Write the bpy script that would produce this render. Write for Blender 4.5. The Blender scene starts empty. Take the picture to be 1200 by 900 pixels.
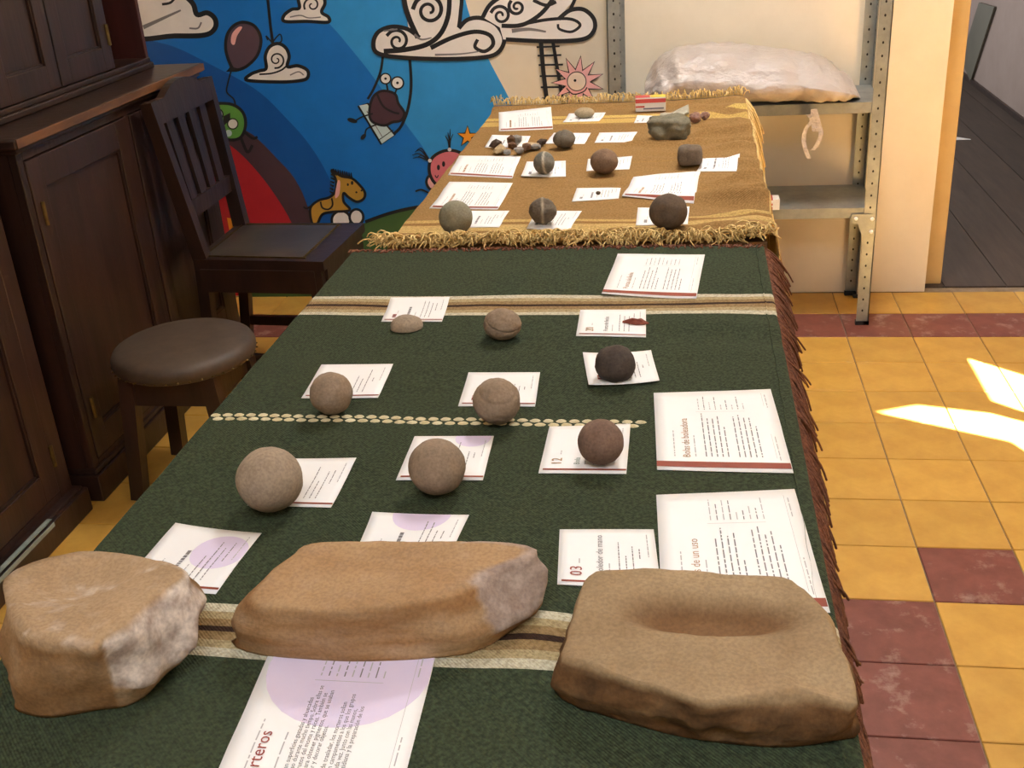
import bpy, bmesh, math, random
from mathutils import Vector, Matrix, noise
from mathutils.geometry import tessellate_polygon
random.seed(7)
S = bpy.context.scene
C = S.collection
# ------------------------------------------------------------------ camera
FPX = 1287.07
CAM = Vector((-.502268, -3.538704, 1.393984))
_yaw, _pit, _rol = -.17385, .433137, -.0673185
_f = Vector((math.sin(_yaw)*math.cos(_pit), math.cos(_yaw)*math.cos(_pit), -math.sin(_pit)))
_r = Vector((math.cos(_yaw), -math.sin(_yaw), 0)); _u = _r.cross(_f)
_c, _s = math.cos(_rol), math.sin(_rol)
RV, UV, FV = _c*_r+_s*_u, -_s*_r+_c*_u, _f
cam = bpy.data.cameras.new('camera'); cam.sensor_width = 36; cam.lens = FPX/1200*36; cam.clip_start = .05
co = bpy.data.objects.new('camera', cam); C.objects.link(co)
M = Matrix((RV, UV, -FV)).transposed().to_4x4(); M.translation = CAM
co.matrix_world = M; S.camera = co
def bp(u, v, axis, val):
    """photo pixel -> the point of that ray on the plane axis = val"""
    d = FV+RV*((u-600)/FPX)-UV*((v-450)/FPX)
    return CAM+d*((val-CAM[axis])/d[axis])
# ------------------------------------------------------------------ light
w = bpy.data.worlds.new('sky'); S.world = w; w.use_nodes = True
bg = w.node_tree.nodes['Background']; bg.inputs[0].default_value = (.95, .95, .95, 1); bg.inputs[1].default_value = 1.2
SUNK = 1.54                                   # fall per metre of x; travels (-1, .96, -SUNK)
sl = bpy.data.lights.new('sun', 'SUN'); sl.energy = 135; sl.angle = .008; sl.color = (1, .95, .84)
so = bpy.data.objects.new('sun', sl); C.objects.link(so)
so.rotation_euler = Vector((-1, .96, -SUNK)).to_track_quat('-Z', 'Y').to_euler()
KEY_W, FILL_W = 41, 30
S.view_settings.view_transform = 'Standard'; S.view_settings.look = 'None'
S.view_settings.gamma = 1; S.view_settings.use_curve_mapping = False; S.view_settings.exposure = .15
# ------------------------------------------------------------------ helpers
def srgb(c):
    return tuple(((x/255)/12.92 if x/255 <= .04045 else (((x/255)+.055)/1.055)**2.4) for x in c)+(1,)
def nd(nt, t, **k):
    n = nt.nodes.new(t)
    for a, b in k.items(): setattr(n, a, b)
    return n
def mat(name, c1, c2=None, scale=8, rough=.7, bump=0, bscale=None, stretch=(1, 1, 1), detail=6, attr=None, ca=None, metal=0, spec=.5, rnd=0, extra=None, bdist=.01):
    """noise-mixed colour c1..c2 (sRGB 0-255) with optional bump, attribute mask colour and per-object variation"""
    m = bpy.data.materials.new(name); m.use_nodes = True; nt = m.node_tree; L = nt.links
    b = nt.nodes['Principled BSDF']; b.inputs['Roughness'].default_value = rough
    b.inputs['Metallic'].default_value = metal; b.inputs['Specular IOR Level'].default_value = spec
    tc = nd(nt, 'ShaderNodeTexCoord'); mp = nd(nt, 'ShaderNodeMapping'); mp.inputs['Scale'].default_value = stretch
    L.new(tc.outputs['Object'], mp.inputs[0])
    n = nd(nt, 'ShaderNodeTexNoise'); n.inputs['Scale'].default_value = scale; n.inputs['Detail'].default_value = detail
    n.inputs['Roughness'].default_value = .65
    L.new(mp.outputs[0], n.inputs['Vector'])
    cr = nd(nt, 'ShaderNodeValToRGB'); cr.color_ramp.elements[0].position = .3; cr.color_ramp.elements[1].position = .7
    cr.color_ramp.elements[0].color = srgb(c1); cr.color_ramp.elements[1].color = srgb(c2 or c1)
    L.new(n.outputs[0], cr.inputs[0]); out = cr.outputs[0]
    if attr:
        at = nd(nt, 'ShaderNodeAttribute', attribute_name=attr); mx = nd(nt, 'ShaderNodeMix', data_type='RGBA')
        n3 = nd(nt, 'ShaderNodeTexNoise'); n3.inputs['Scale'].default_value = 60; L.new(tc.outputs['Object'], n3.inputs['Vector'])
        ad = nd(nt, 'ShaderNodeMath', operation='MULTIPLY_ADD'); L.new(n3.outputs[0], ad.inputs[0]); ad.inputs[1].default_value = .5
        sb = nd(nt, 'ShaderNodeMath', operation='SUBTRACT'); L.new(at.outputs['Fac'], sb.inputs[0]); sb.inputs[1].default_value = .25
        L.new(sb.outputs[0], ad.inputs[2]); ad.use_clamp = True
        cr2 = nd(nt, 'ShaderNodeValToRGB'); cr2.color_ramp.elements[0].color = srgb(ca[0]); cr2.color_ramp.elements[1].color = srgb(ca[1])
        cr2.color_ramp.elements[0].position = .35; cr2.color_ramp.elements[1].position = .65
        L.new(n3.outputs[0], cr2.inputs[0])
        L.new(ad.outputs[0], mx.inputs[0]); L.new(out, mx.inputs[6]); L.new(cr2.outputs[0], mx.inputs[7]); out = mx.outputs[2]
    if rnd:
        oi = nd(nt, 'ShaderNodeObjectInfo'); hs = nd(nt, 'ShaderNodeHueSaturation')
        mr = nd(nt, 'ShaderNodeMapRange'); mr.inputs[3].default_value = 1-rnd; mr.inputs[4].default_value = 1+rnd
        L.new(oi.outputs['Random'], mr.inputs[0]); L.new(mr.outputs[0], hs.inputs['Value']); L.new(out, hs.inputs['Color']); out = hs.outputs[0]
    if extra: out = extra(nt, tc, out)
    L.new(out, b.inputs['Base Color'])
    if bump:
        n2 = nd(nt, 'ShaderNodeTexNoise'); n2.inputs['Scale'].default_value = bscale or scale*3; n2.inputs['Detail'].default_value = 8
        L.new(mp.outputs[0], n2.inputs['Vector'])
        bm_ = nd(nt, 'ShaderNodeBump'); bm_.inputs['Strength'].default_value = bump; bm_.inputs['Distance'].default_value = bdist
        L.new(n2.outputs[0], bm_.inputs['Height']); L.new(bm_.outputs[0], b.inputs['Normal'])
    return m
def link(o, parent=None):
    C.objects.link(o)
    if parent: o.parent = parent
    return o
def tag(o, label, cat, group=None):
    o['label'] = label; o['category'] = cat
    if group: o['group'] = group
    return o
def empty(name, loc=(0, 0, 0), rz=0):
    o = bpy.data.objects.new(name, None); o.empty_display_size = .05; C.objects.link(o)
    o.location = loc; o.rotation_euler = (0, 0, rz); return o
class MB:
    """collects verts and faces, links ONE mesh object"""
    def __init__(s): s.v = []; s.f = []; s.m = []; s.cur = 0
    def add(s, vs, fs):
        o = len(s.v); s.v += [tuple(x) for x in vs]; s.f += [tuple(i+o for i in f) for f in fs]; s.m += [s.cur]*len(fs); return s
    def box(s, a, b, ch=0):
        x0, y0, z0 = a; x1, y1, z1 = b
        if x0 > x1: x0, x1 = x1, x0
        if y0 > y1: y0, y1 = y1, y0
        if z0 > z1: z0, z1 = z1, z0
        if not ch:
            s.add([(x0, y0, z0), (x1, y0, z0), (x1, y1, z0), (x0, y1, z0), (x0, y0, z1), (x1, y0, z1), (x1, y1, z1), (x0, y1, z1)],
                  [(0, 3, 2, 1), (4, 5, 6, 7), (0, 1, 5, 4), (1, 2, 6, 5), (2, 3, 7, 6), (3, 0, 4, 7)])
        else:
            bm = bmesh.new(); bmesh.ops.create_cube(bm, size=1)
            for v in bm.verts: v.co = Vector(((x0+x1)/2+v.co.x*(x1-x0), (y0+y1)/2+v.co.y*(y1-y0), (z0+z1)/2+v.co.z*(z1-z0)))
            bmesh.ops.bevel(bm, geom=list(bm.edges), offset=min(ch, .45*min(x1-x0, y1-y0, z1-z0)), segments=2, affect='EDGES', profile=.5)
            s.bm(bm)
        return s
    def bm(s, bm):
        bm.verts.index_update(); s.add([v.co[:] for v in bm.verts], [[v.index for v in f.verts] for f in bm.faces]); bm.free(); return s
    def hexa(s, q0, q1):
        """solid between two quads (each 4 points, same winding)"""
        s.add(list(q0)+list(q1), [(0, 3, 2, 1), (4, 5, 6, 7), (0, 1, 5, 4), (1, 2, 6, 5), (2, 3, 7, 6), (3, 0, 4, 7)]); return s
    def bar(s, a, b, w, d, w2=None, d2=None, ref=(0, 1, 0)):
        """tapered square bar from a to b"""
        a, b = Vector(a), Vector(b); t = (b-a).normalized(); r = Vector(ref); x = (r-t*r.dot(t)).normalized(); y = t.cross(x)
        w2 = w2 or w; d2 = d2 or d
        q = lambda p, ww, dd: [p-x*ww/2-y*dd/2, p+x*ww/2-y*dd/2, p+x*ww/2+y*dd/2, p-x*ww/2+y*dd/2]
        return s.hexa(q(a, w, d), q(b, w2, d2))
    def tube(s, pts, r, n=5, r2=None):
        pts = [Vector(p) for p in pts]; k = len(pts); vs = []; fs = []; px = None
        for i, p in enumerate(pts):
            t = (pts[min(i+1, k-1)]-pts[max(i-1, 0)]).normalized()
            ref = px if px is not None else (Vector((0, 0, 1)) if abs(t.z) < .9 else Vector((1, 0, 0)))
            x = (ref-t*ref.dot(t)).normalized(); y = t.cross(x); px = x
            rr = r+(r2-r)*i/(k-1) if r2 is not None else r
            for j in range(n):
                a = 2*math.pi*j/n; vs.append(p+x*math.cos(a)*rr+y*math.sin(a)*rr)
        for i in range(k-1):
            for j in range(n): fs.append((i*n+j, i*n+(j+1) % n, (i+1)*n+(j+1) % n, (i+1)*n+j))
        fs.append(tuple(range(n-1, -1, -1))); fs.append(tuple((k-1)*n+j for j in range(n)))
        return s.add(vs, fs)
    def lathe(s, prof, n=40, c=(0, 0, 0)):
        vs = []; fs = []
        for r, z in prof:
            for j in range(n):
                a = 2*math.pi*j/n; vs.append((c[0]+r*math.cos(a), c[1]+r*math.sin(a), c[2]+z))
        for i in range(len(prof)-1):
            for j in range(n): fs.append((i*n+j, i*n+(j+1) % n, (i+1)*n+(j+1) % n, (i+1)*n+j))
        fs.append(tuple(range(n-1, -1, -1))); fs.append(tuple((len(prof)-1)*n+j for j in range(n)))
        return s.add(vs, fs)
    def build(s, name, mats, parent=None, smooth=False, kind=None, org=None):
        me = bpy.data.meshes.new(name)
        vs = s.v if org is None else [(a-org[0], b-org[1], c-org[2]) for a, b, c in s.v]
        me.from_pydata(vs, [], s.f)
        for m in (mats if isinstance(mats, (list, tuple)) else [mats]): me.materials.append(m)
        if any(s.m): me.polygons.foreach_set('material_index', s.m)
        if smooth: me.polygons.foreach_set('use_smooth', [True]*len(s.f))
        me.update()
        o = bpy.data.objects.new(name, me); link(o, parent)
        if org is not None: o.location = org
        if kind: o['kind'] = kind
        return o
def fbm(p, o=4):
    return noise.fractal(Vector(p), .9, 2.0, o)
def crom(pts, n=6, closed=True):
    """Catmull-Rom through 2D/3D points"""
    P = [Vector(p) for p in pts]; k = len(P); out = []
    for i in range(k if closed else k-1):
        if closed: a, b, c, d = P[i-1], P[i], P[(i+1) % k], P[(i+2) % k]
        else: a, b, c, d = P[max(i-1, 0)], P[i], P[i+1], P[min(i+2, k-1)]
        for j in range(n):
            t = j/n
            out.append(.5*((2*b)+(c-a)*t+(2*a-5*b+4*c-d)*t*t+(3*b-a-3*c+d)*t**3))
    if not closed: out.append(P[-1])
    return out
# ------------------------------------------------------------------ materials
m_yel = mat('yellow cement tile', (186, 138, 56), (210, 164, 76), 9, .42, .06, 30, rnd=.07)
def dust(nt, tc, out):
    L = nt.links; oi = nd(nt, 'ShaderNodeObjectInfo'); va = nd(nt, 'ShaderNodeVectorMath', operation='ADD'); L.new(tc.outputs['Object'], va.inputs[0]); L.new(oi.outputs['Location'], va.inputs[1])
    n = nd(nt, 'ShaderNodeTexNoise'); n.inputs['Scale'].default_value = 11; n.inputs['Detail'].default_value = 8; n.inputs['Roughness'].default_value = .7; L.new(va.outputs[0], n.inputs['Vector'])
    r = nd(nt, 'ShaderNodeValToRGB'); r.color_ramp.elements[0].position = .54; r.color_ramp.elements[1].position = .78; L.new(n.outputs[0], r.inputs[0])
    m = nd(nt, 'ShaderNodeMix', data_type='RGBA'); L.new(r.outputs[0], m.inputs[0]); L.new(out, m.inputs[6]); m.inputs[7].default_value = srgb((186, 158, 146)); return m.outputs[2]
m_red = mat('red cement tile', (108, 54, 44), (136, 76, 64), 14, .5, .06, 30, rnd=.06, extra=dust)
m_grout = mat('grout', (150, 132, 110), (120, 100, 80), 30, .9)
m_wall = mat('cream plaster', (220, 206, 182), (232, 219, 197), 3, .8, .12, 14)
m_ceil = mat('white ceiling paint', (228, 222, 210), None, 3, .9)
m_trim = mat('ochre painted frame', (186, 156, 104), (202, 172, 118), 6, .6, .1, 20)
m_hallwall = mat('mauve plaster', (142, 124, 116), (160, 142, 134), 2, .8, .1, 14)
m_plank = mat('dark worn floorboard', (54, 42, 36), (76, 62, 53), 5, .6, .2, 12, stretch=(6, .6, 1), rnd=.12)
m_wood = mat('dark stained wood', (34, 20, 16), (60, 37, 29), 5, .4, .12, 14, stretch=(4, 4, .5))
m_wood2 = mat('worn stained wood', (52, 32, 24), (128, 84, 50), 5, .42, .15, 12, stretch=(4, .8, 4))
m_wood3 = mat('near black stained wood', (30, 19, 16), (58, 37, 29), 5, .36, .12, 14, stretch=(3, 3, 1))
m_redwood = mat('red brown inner wood', (52, 20, 17), (74, 32, 26), 5, .5, .1, 14, stretch=(4, 4, .5))
m_leather = mat('worn brown leather', (56, 44, 36), (88, 72, 58), 9, .55, .2, 40, bdist=.003)
m_leather2 = mat('dark leather pad', (52, 44, 38), (74, 62, 52), 7, .33, .15, 50, bdist=.002)
m_brass = mat('dull brass', (120, 100, 60), (80, 66, 40), 30, .45, metal=.8)
m_steel = mat('galvanised steel', (128, 131, 128), (162, 164, 160), 14, .42, .05, 30, metal=.55)
m_dark = mat('dark hole', (28, 24, 20), None, 3, .9)
m_black = mat('black rubber', (22, 21, 22), None, 3, .7)
m_paper = mat('white paper', (232, 231, 230), (240, 239, 238), 4, .55)
m_ink = mat('grey ink', (126, 122, 122), None, 3, .7)
m_lightink = mat('light grey ink', (178, 175, 175), None, 3, .7)
m_redink = mat('terracotta ink', (146, 72, 54), (138, 66, 48), 40, .6, spec=.2)
m_gold = mat('ochre title ink', (176, 134, 84), (160, 116, 74), 60, .4)
m_rtitle = mat('dark red title ink', (150, 62, 52), None, 3, .6)
m_lilac = mat('pale lilac tone', (214, 200, 226), (222, 210, 232), 10, .55)
m_greentitle = mat('grey green title ink', (120, 140, 128), None, 3, .6)
# ------------------------------------------------------------------ setting: floor
TX0, TX1, TY0, TY1 = -2.4, 1.4, -2.6, .2
fl = MB().box((-2.47, -5.2, -.05), (1.35, .25, -.004)).build('floor', m_grout, kind='structure')
def tile_mb(s=.0985, bev=.0015, mb=None, c=(0, 0)):
    mb = mb or MB(); x, y = c; a = s; b = s-bev
    mb.add([(x-a, y-a, -.004), (x+a, y-a, -.004), (x+a, y+a, -.004), (x-a, y+a, -.004), (x-a, y-a, -.0012), (x+a, y-a, -.0012), (x+a, y+a, -.0012), (x-a, y+a, -.0012),
            (x-b, y-b, 0), (x+b, y-b, 0), (x+b, y+b, 0), (x-b, y+b, 0)],
           [(0, 1, 5, 4), (1, 2, 6, 5), (2, 3, 7, 6), (3, 0, 4, 7), (4, 5, 9, 8), (5, 6, 10, 9), (6, 7, 11, 10), (7, 4, 8, 11), (8, 9, 10, 11)])
    return mb
ty = tile_mb().build('tile', m_yel, fl); tr_ = tile_mb().build('tile', m_red, fl)
def is_red(c, r): return r == 0 or (c == -1 and r >= 8) or (c == 0 and r == 7)
first = {0: ty, 1: tr_}; rest = MB()
for c in range(-12, 7):
    for r in range(-1, 25):
        x, y = c*.2+.1, -r*.2-.1
        if x+.1 > 1.36 or x-.1 < -2.41: continue
        red = is_red(c, r)
        if r <= 13 and -11 <= c <= 5:
            o = first.pop(int(red), None) or link((tr_ if red else ty).copy(), fl)
            o.location = (x, y, random.uniform(-.0004, .0002))
        else:
            rest.cur = 0; tile_mb(mb=rest, c=(x, y))
rest.build('tile_field', m_yel, fl, kind='stuff')
# hall beyond the doorway
fh = MB().box((.2, .25, -.05), (3.2, 6.5, -.006)).build('floor_hall', m_dark, kind='structure')
for i in range(9):
    x = .18+i*.205
    MB().box((x+.002, .252, -.006), (x+.203, 6.5, .001)).build('plank', m_plank, fh)
MB().box((1.30, .6, 0), (1.42, 6.5, 2.8)).build('wall_hall', m_hallwall, kind='structure')
MB().box((.3, 6.5, 0), (3.2, 6.6, 2.8)).build('wall_hall_end', m_hallwall, kind='structure')
MB().box((1.285, .6, 0), (1.3, 6.5, .03)).build('baseboard_hall', m_wood3, kind='structure')
# ------------------------------------------------------------------ setting: walls
WY = .205
wb = MB().box((-2.47, WY, 0), (.309, WY+.09, 2.8)).box((.309, WY, 2.15), (1.35, WY+.09, 2.8)).build('wall_back', m_wall, kind='structure')
MB().box((.27, WY+.075, 0), (.378, WY+.13, 2.2), .004).box((.27, WY+.09, 2.1), (1.35, WY+.13, 2.2)).build('trim_1', m_trim, kind='structure')
MB().box((-2.57, -5.2, 0), (-2.47, WY+.09, 2.8)).build('wall_left', m_wall, kind='structure')
MB().box((-2.57, -5.3, 0), (1.45, -5.2, 2.8)).build('wall_front', m_wall, kind='structure')
MB().box((-2.57, -5.3, 2.8), (1.45, WY+.09, 2.9)).build('ceiling', m_ceil, kind='structure')
MB().box((.2, WY+.09, 2.8), (3.2, 6.6, 2.9)).build('ceiling_hall', m_ceil, kind='structure')
# right wall, with the openings the sun comes in by
def wall_with_holes(x, outer, holes, th):
    loops = [[Vector((y, z, 0)) for y, z in l] for l in [outer]+holes]
    tri = tessellate_polygon(loops); flat = [p for l in loops for p in l]
    mb = MB(); n = len(flat)
    mb.add([(x, p.x, p.y) for p in flat]+[(x+th, p.x, p.y) for p in flat], [t for t in tri]+[tuple(i+n for i in t[::-1]) for t in tri])
    o = 0
    for l in loops:
        k = len(l); base = len(mb.v)-2*n
        mb.f += [(o+i, o+(i+1) % k, n+o+(i+1) % k, n+o+i) for i in range(k)]; mb.m += [0]*k; o += k
    return mb
hole1 = [(-1.65, .3), (-1.35, .3), (-1.35, 1.586), (-1.65, 1.586)]
hole2 = [(-1.93, .3), (-1.72, .3), (-1.72, 1.494), (-1.74, 1.605), (-1.868, 1.891), (-2.026, 2.068), (-1.896, 1.6), (-1.93, 1.56)]
wall_with_holes(1.35, [(-5.2, 0), (.6, 0), (.6, 2.8), (-5.2, 2.8)], [hole1, hole2], .012).build('wall_right', m_wall, kind='structure')
# ------------------------------------------------------------------ mural (paint on wall_back, parts of the wall)
PAL = {k: mat('mural '+k, v, tuple(min(255, int(x*1.08+4)) for x in v), 5, .5) for k, v in dict(
    lightblue=(44, 140, 205), midblue=(16, 108, 188), deepblue=(8, 78, 152), maroon=(72, 50, 58), red=(172, 34, 44), green=(66, 98, 52),
    black=(26, 26, 30), white=(226, 220, 214), cream=(228, 208, 188), grey=(120, 116, 116), plum=(84, 64, 76), leaf=(92, 150, 66), ochre=(178, 136, 52),
    pink=(206, 112, 122), rose=(230, 172, 168), orange=(232, 150, 40), pale=(186, 206, 206), brown=(74, 48, 58)).items()}
PK = list(PAL)
MLAY = [0]
class Fig:
    def __init__(s, name): s.name = name; s.mb = MB(); s.used = []
    def _mat(s, c):
        if c not in s.used: s.used.append(c)
        s.mb.cur = s.used.index(c)
        MLAY[0] += 1; return WY-.0006-.00003*MLAY[0]
    def fill(s, pts, c, smooth=True):
        y = s._mat(c); P = crom([Vector((p[0], p[1], 0)) for p in pts], 5) if smooth else [Vector((p[0], p[1], 0)) for p in pts]
        W = []
        for p in P:
            q = bp(p.x, p.y, 1, WY); W.append(Vector((q.x, q.z, 0)))
        s.mb.add([(p.x, y, p.y) for p in W], [t for t in tessellate_polygon([W])]); return s
    def stroke(s, pts, wd, c='black', closed=False, smooth=True, taper=0):
        y = s._mat(c); P = [Vector((p[0], p[1], 0)) for p in pts]
        if smooth and len(P) > 2: P = crom(P, 6, closed)
        if closed: P = P+[P[0]]
        k = len(P); vs = []
        for i, p in enumerate(P):
            a, b = P[max(i-1, 0)], P[min(i+1, k-1)]
            if closed and i in (0, k-1): a, b = P[-2], P[1]
            t = (b-a); t = t.normalized() if t.length > 1e-6 else Vector((1, 0, 0)); n = Vector((-t.y, t.x, 0))
            ww = wd/2*(1-taper*i/(k-1))
            for sg in (-1, 1):
                q = bp(p.x+n.x*ww*sg, p.y+n.y*ww*sg, 1, WY); vs.append((q.x, y, q.z))
        s.mb.add(vs, [(2*i, 2*i+1, 2*i+3, 2*i+2) for i in range(k-1)]); return s
    def shape(s, pts, c, wd=3.5, smooth=True):
        s.fill(pts, c, smooth); s.stroke(pts, wd, closed=True, smooth=smooth); return s
    def disc(s, x, y, r, c, ry=None, wd=0, rot=0):
        ry = ry or r; cs, sn = math.cos(rot), math.sin(rot)
        pts = [(x+r*math.cos(a)*cs-ry*math.sin(a)*sn, y+r*math.cos(a)*sn+ry*math.sin(a)*cs) for a in [i*math.pi/8 for i in range(16)]]
        s.fill(pts, c)
        if wd: s.stroke(pts, wd, closed=True)
        return s
    def spiral(s, x, y, r, wd, a0=0, turns=1.6, dirn=1):
        n = 18; s.stroke([(x+r*(1-i/n*.85)*math.cos(a0+dirn*turns*6.283*i/n), y+r*(1-i/n*.85)*math.sin(a0+dirn*turns*6.283*i/n)) for i in range(n+1)], wd, taper=.35); return s
    def done(s): return s.mb.build(s.name, [PAL[k] for k in s.used], wb)
def band(name, pts, c):   # colour field bounded by an arc, running down and left to the wall's edge
    f = Fig(name); arc = crom([Vector((p[0], p[1], 0)) for p in pts], 6, False)
    W = []
    for p in arc:
        q = bp(p.x, p.y, 1, WY); W.append(Vector((q.x, max(q.z, .002), 0)))
    W += [Vector((W[-1].x, .002, 0)), Vector((-2.468, .002, 0)), Vector((-2.468, W[0].y, 0))]
    y = f._mat(c); f.mb.add([(p.x, y, p.y) for p in W], [t for t in tessellate_polygon([W])]); f.done()
band('mural_light_blue_band', [(535, -60), (548, 10), (572, 68), (601, 125), (622, 190), (636, 260), (640, 320)], 'lightblue')
band('mural_blue_band', [(300, -45), (350, -2), (386, 28), (412, 58), (438, 91), (477, 147), (498, 176), (515, 208), (535, 260), (548, 320)], 'midblue')
band('mural_deep_blue_band', [(120, 34), (179, 48), (207, 56), (242, 73), (300, 105), (337, 140), (363, 170), (384, 205), (402, 250), (412, 300)], 'deepblue')
band('mural_maroon_band', [(200, 100), (250, 128), (287, 152), (300, 161), (323, 184), (347, 212), (362, 247), (370, 290)], 'maroon')
band('mural_red_band', [(200, 125), (235, 145), (260, 163), (284, 182), (309, 210), (330, 240), (343, 264), (352, 290)], 'red')
f = Fig('mural_hill'); f.fill([(280, 354), (280, 330), (360, 290), (428, 261), (460, 250), (500, 242), (560, 236), (650, 234), (650, 330), (640, 352)], 'green', False)
f.stroke([(428, 260), (460, 249), (500, 241), (560, 235), (650, 233)], 4); f.fill([(266, 255), (272, 256), (278, 276), (270, 276)], 'orange', False); f.done()
f = Fig('mural_cloud')   # upper left
f.shape([(150, 41), (205, 42), (240, 41), (252, 33), (252, 22), (243, 15), (231, 17), (226, 4), (212, -8), (190, -20), (150, -20)], 'white', 6)
f.stroke([(168, 32), (190, 22), (212, 12)], 5, 'grey', taper=.6).stroke([(190, 5), (200, 3), (206, -4)], 3, 'black').stroke([(222, 33), (232, 33), (236, 26)], 2, 'grey'); f.done()
f = Fig('mural_cloud')   # small, top
f.shape([(334, 25), (333, 18), (342, 11), (351, 9), (350, -4), (362, -14), (376, -10), (381, 3), (377, 14), (385, 20), (384, 26), (360, 25)], 'white', 4)
f.spiral(366, 6, 10, 2.4, 2.6, 1.3).stroke([(340, 20), (352, 18), (362, 21), (376, 20)], 1.5, 'grey'); f.done()
f = Fig('mural_hanging_cloud')
f.stroke([(313, -30), (314, 0), (317, 30), (320, 52)], 3.4, 'black', smooth=False)
f.shape([(290, 94), (294, 87), (304, 83), (312, 80), (311, 66), (316, 55), (326, 51), (335, 56), (339, 66), (337, 78), (349, 77), (360, 82), (361, 90), (354, 94), (330, 96)], 'white', 4)
f.spiral(324, 70, 10, 2.2, 1.8, 1.5, -1).stroke([(304, 87), (318, 86), (330, 82), (337, 76)], 2, 'black').stroke([(340, 88), (350, 84), (356, 88)], 1.5, 'grey')
f.stroke([(319, 50), (312, 42), (314, 47)], 1.6).stroke([(319, 50), (328, 40), (330, 48), (322, 52)], 1.6); f.done()
f = Fig('mural_balloon')
f.stroke([(271, 83), (267, 98), (266, 108), (274, 116), (276, 124)], 1.8)
f.shape([(272, 79), (265, 60), (266, 42), (274, 30), (286, 26), (299, 31), (306, 46), (302, 64), (290, 77), (278, 82)], 'plum', 3.6)
f.fill([(271, 50), (272, 40), (279, 32), (284, 32), (278, 42), (275, 52)], 'rose').fill([(265, 84), (270, 78), (279, 80), (278, 84)], 'black', False); f.done()
f = Fig('mural_green_blob')
f.stroke([(282, 160), (290, 178), (296, 170)], 3.4).stroke([(284, 152), (296, 162), (302, 160)], 3)
f.shape([(246, 124), (258, 121), (274, 123), (285, 132), (288, 146), (283, 160), (272, 164), (258, 160), (248, 150), (243, 136)], 'leaf', 3.6)
f.disc(255, 134, 6.5, 'white', wd=1.6).disc(257, 134, 2, 'black').disc(273, 145, 6, 'white', wd=1.4).fill([(262, 136), (270, 132), (270, 140), (262, 148)], 'black', False).disc(268, 156, 4, 'pale').disc(262, 154, 2.6, 'pale'); f.done()
f = Fig('mural_swinging_creature')
f.stroke([(449, 64), (446, 84), (438, 104), (431, 116)], 3).stroke([(480, 66), (482, 100), (478, 128), (470, 148), (460, 158)], 3.4)
f.shape([(420, 124), (431, 121), (463, 158), (447, 169)], 'pale', 2.2, False).stroke([(430, 130), (448, 160)], 1, 'grey').stroke([(444, 164), (461, 152)], 1)
f.shape([(436, 142), (433, 130), (437, 114), (446, 107), (456, 107), (464, 111), (467, 121), (474, 132), (470, 141), (460, 143), (450, 147)], 'brown', 3)
f.stroke([(442, 110), (449, 124), (460, 131), (468, 133)], 2.4).stroke([(455, 108), (453, 97)], 2).stroke([(463, 110), (466, 101)], 2)
f.disc(452, 92, 6, 'white', wd=1.6).disc(452, 92, 1.5, 'black').disc(466, 97, 7, 'white', wd=1.8).disc(466, 97, 1.6, 'black')
f.stroke([(437, 133), (424, 137), (416, 142)], 1.8).disc(413, 141, 6, 'black', 2.6, rot=.3).stroke([(441, 146), (430, 151), (428, 158)], 1.8).disc(426, 160, 4, 'black', 2.4, rot=-.8).disc(443, 112, 1, 'black'); f.done()
f = Fig('mural_star')
f.shape([(548+ (12.5 if i % 2 == 0 else 5)*math.sin(i*math.pi/5), 160-(13 if i % 2 == 0 else 5)*math.cos(i*math.pi/5)) for i in range(10)], 'orange', 1.6, False); f.done()
f = Fig('mural_pink_child')
for dx, dy in ((-18, -12), (-21, -8), (-20, -4), (-16, -14), (-14, -6)): f.stroke([(504, 189), (504+dx*.6, 188+dy), (504+dx, 189+dy*.9)], 2, taper=.7)
for dx, dy in ((-2, -20), (1, -24), (4, -18), (-5, -16)): f.stroke([(527, 175), (527+dx*.3, 175+dy*.6), (527+dx, 175+dy)], 2.2, taper=.7)
f.shape([(506, 222), (500, 214), (503, 206), (512, 206), (520, 216)], 'rose', 3)
f.shape([(504, 190), (511, 181), (524, 176), (538, 178), (546, 186), (540, 205), (525, 216), (512, 216), (504, 204)], 'pink', 3.6)
f.disc(514, 196, 1.8, 'black', 3.2).disc(520, 192, 1.8, 'black', 3.2).disc(504, 188, 2.2, 'white').disc(527, 175, 2.2, 'white').stroke([(510, 205), (512, 208), (514, 205)], 1.2)
f.stroke([(503, 226), (494, 222), (487, 224)], 2); f.done()
f = Fig('mural_pony')
f.disc(400, 258, 11, 'white', wd=3).disc(418, 254, 8, 'white', 9, wd=3)
f.shape([(389, 199), (400, 206), (413, 209), (423, 218), (428, 226), (426, 233), (418, 236), (409, 231), (403, 226), (403, 236), (410, 246), (390, 248), (378, 251), (372, 262), (366, 261), (364, 244), (373, 235), (386, 231), (393, 224), (394, 211)], 'ochre', 3)
f.fill([(396, 212), (399, 213), (398, 227), (394, 232), (393, 228)], 'rose').stroke([(376, 236), (378, 243), (385, 245), (390, 240), (389, 232)], 2)
for i in range(9): f.stroke([(393+i*2.4, 205+i*.4), (391+i*2.6, 197+i*.6)], 2.6, taper=.6)
for i in range(6): f.stroke([(393-i*.5, 206+i*4), (388-i*.3, 204+i*4)], 2.6, taper=.6)
f.disc(413, 214, 1.5, 'black', 2.4).disc(408, 216, 1.2, 'black', 1.6).disc(418, 225, 1.2, 'black').disc(424, 223, 1.1, 'black').stroke([(366, 240), (360, 244), (356, 242)], 2); f.done()
f = Fig('mural_big_cloud')
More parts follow.
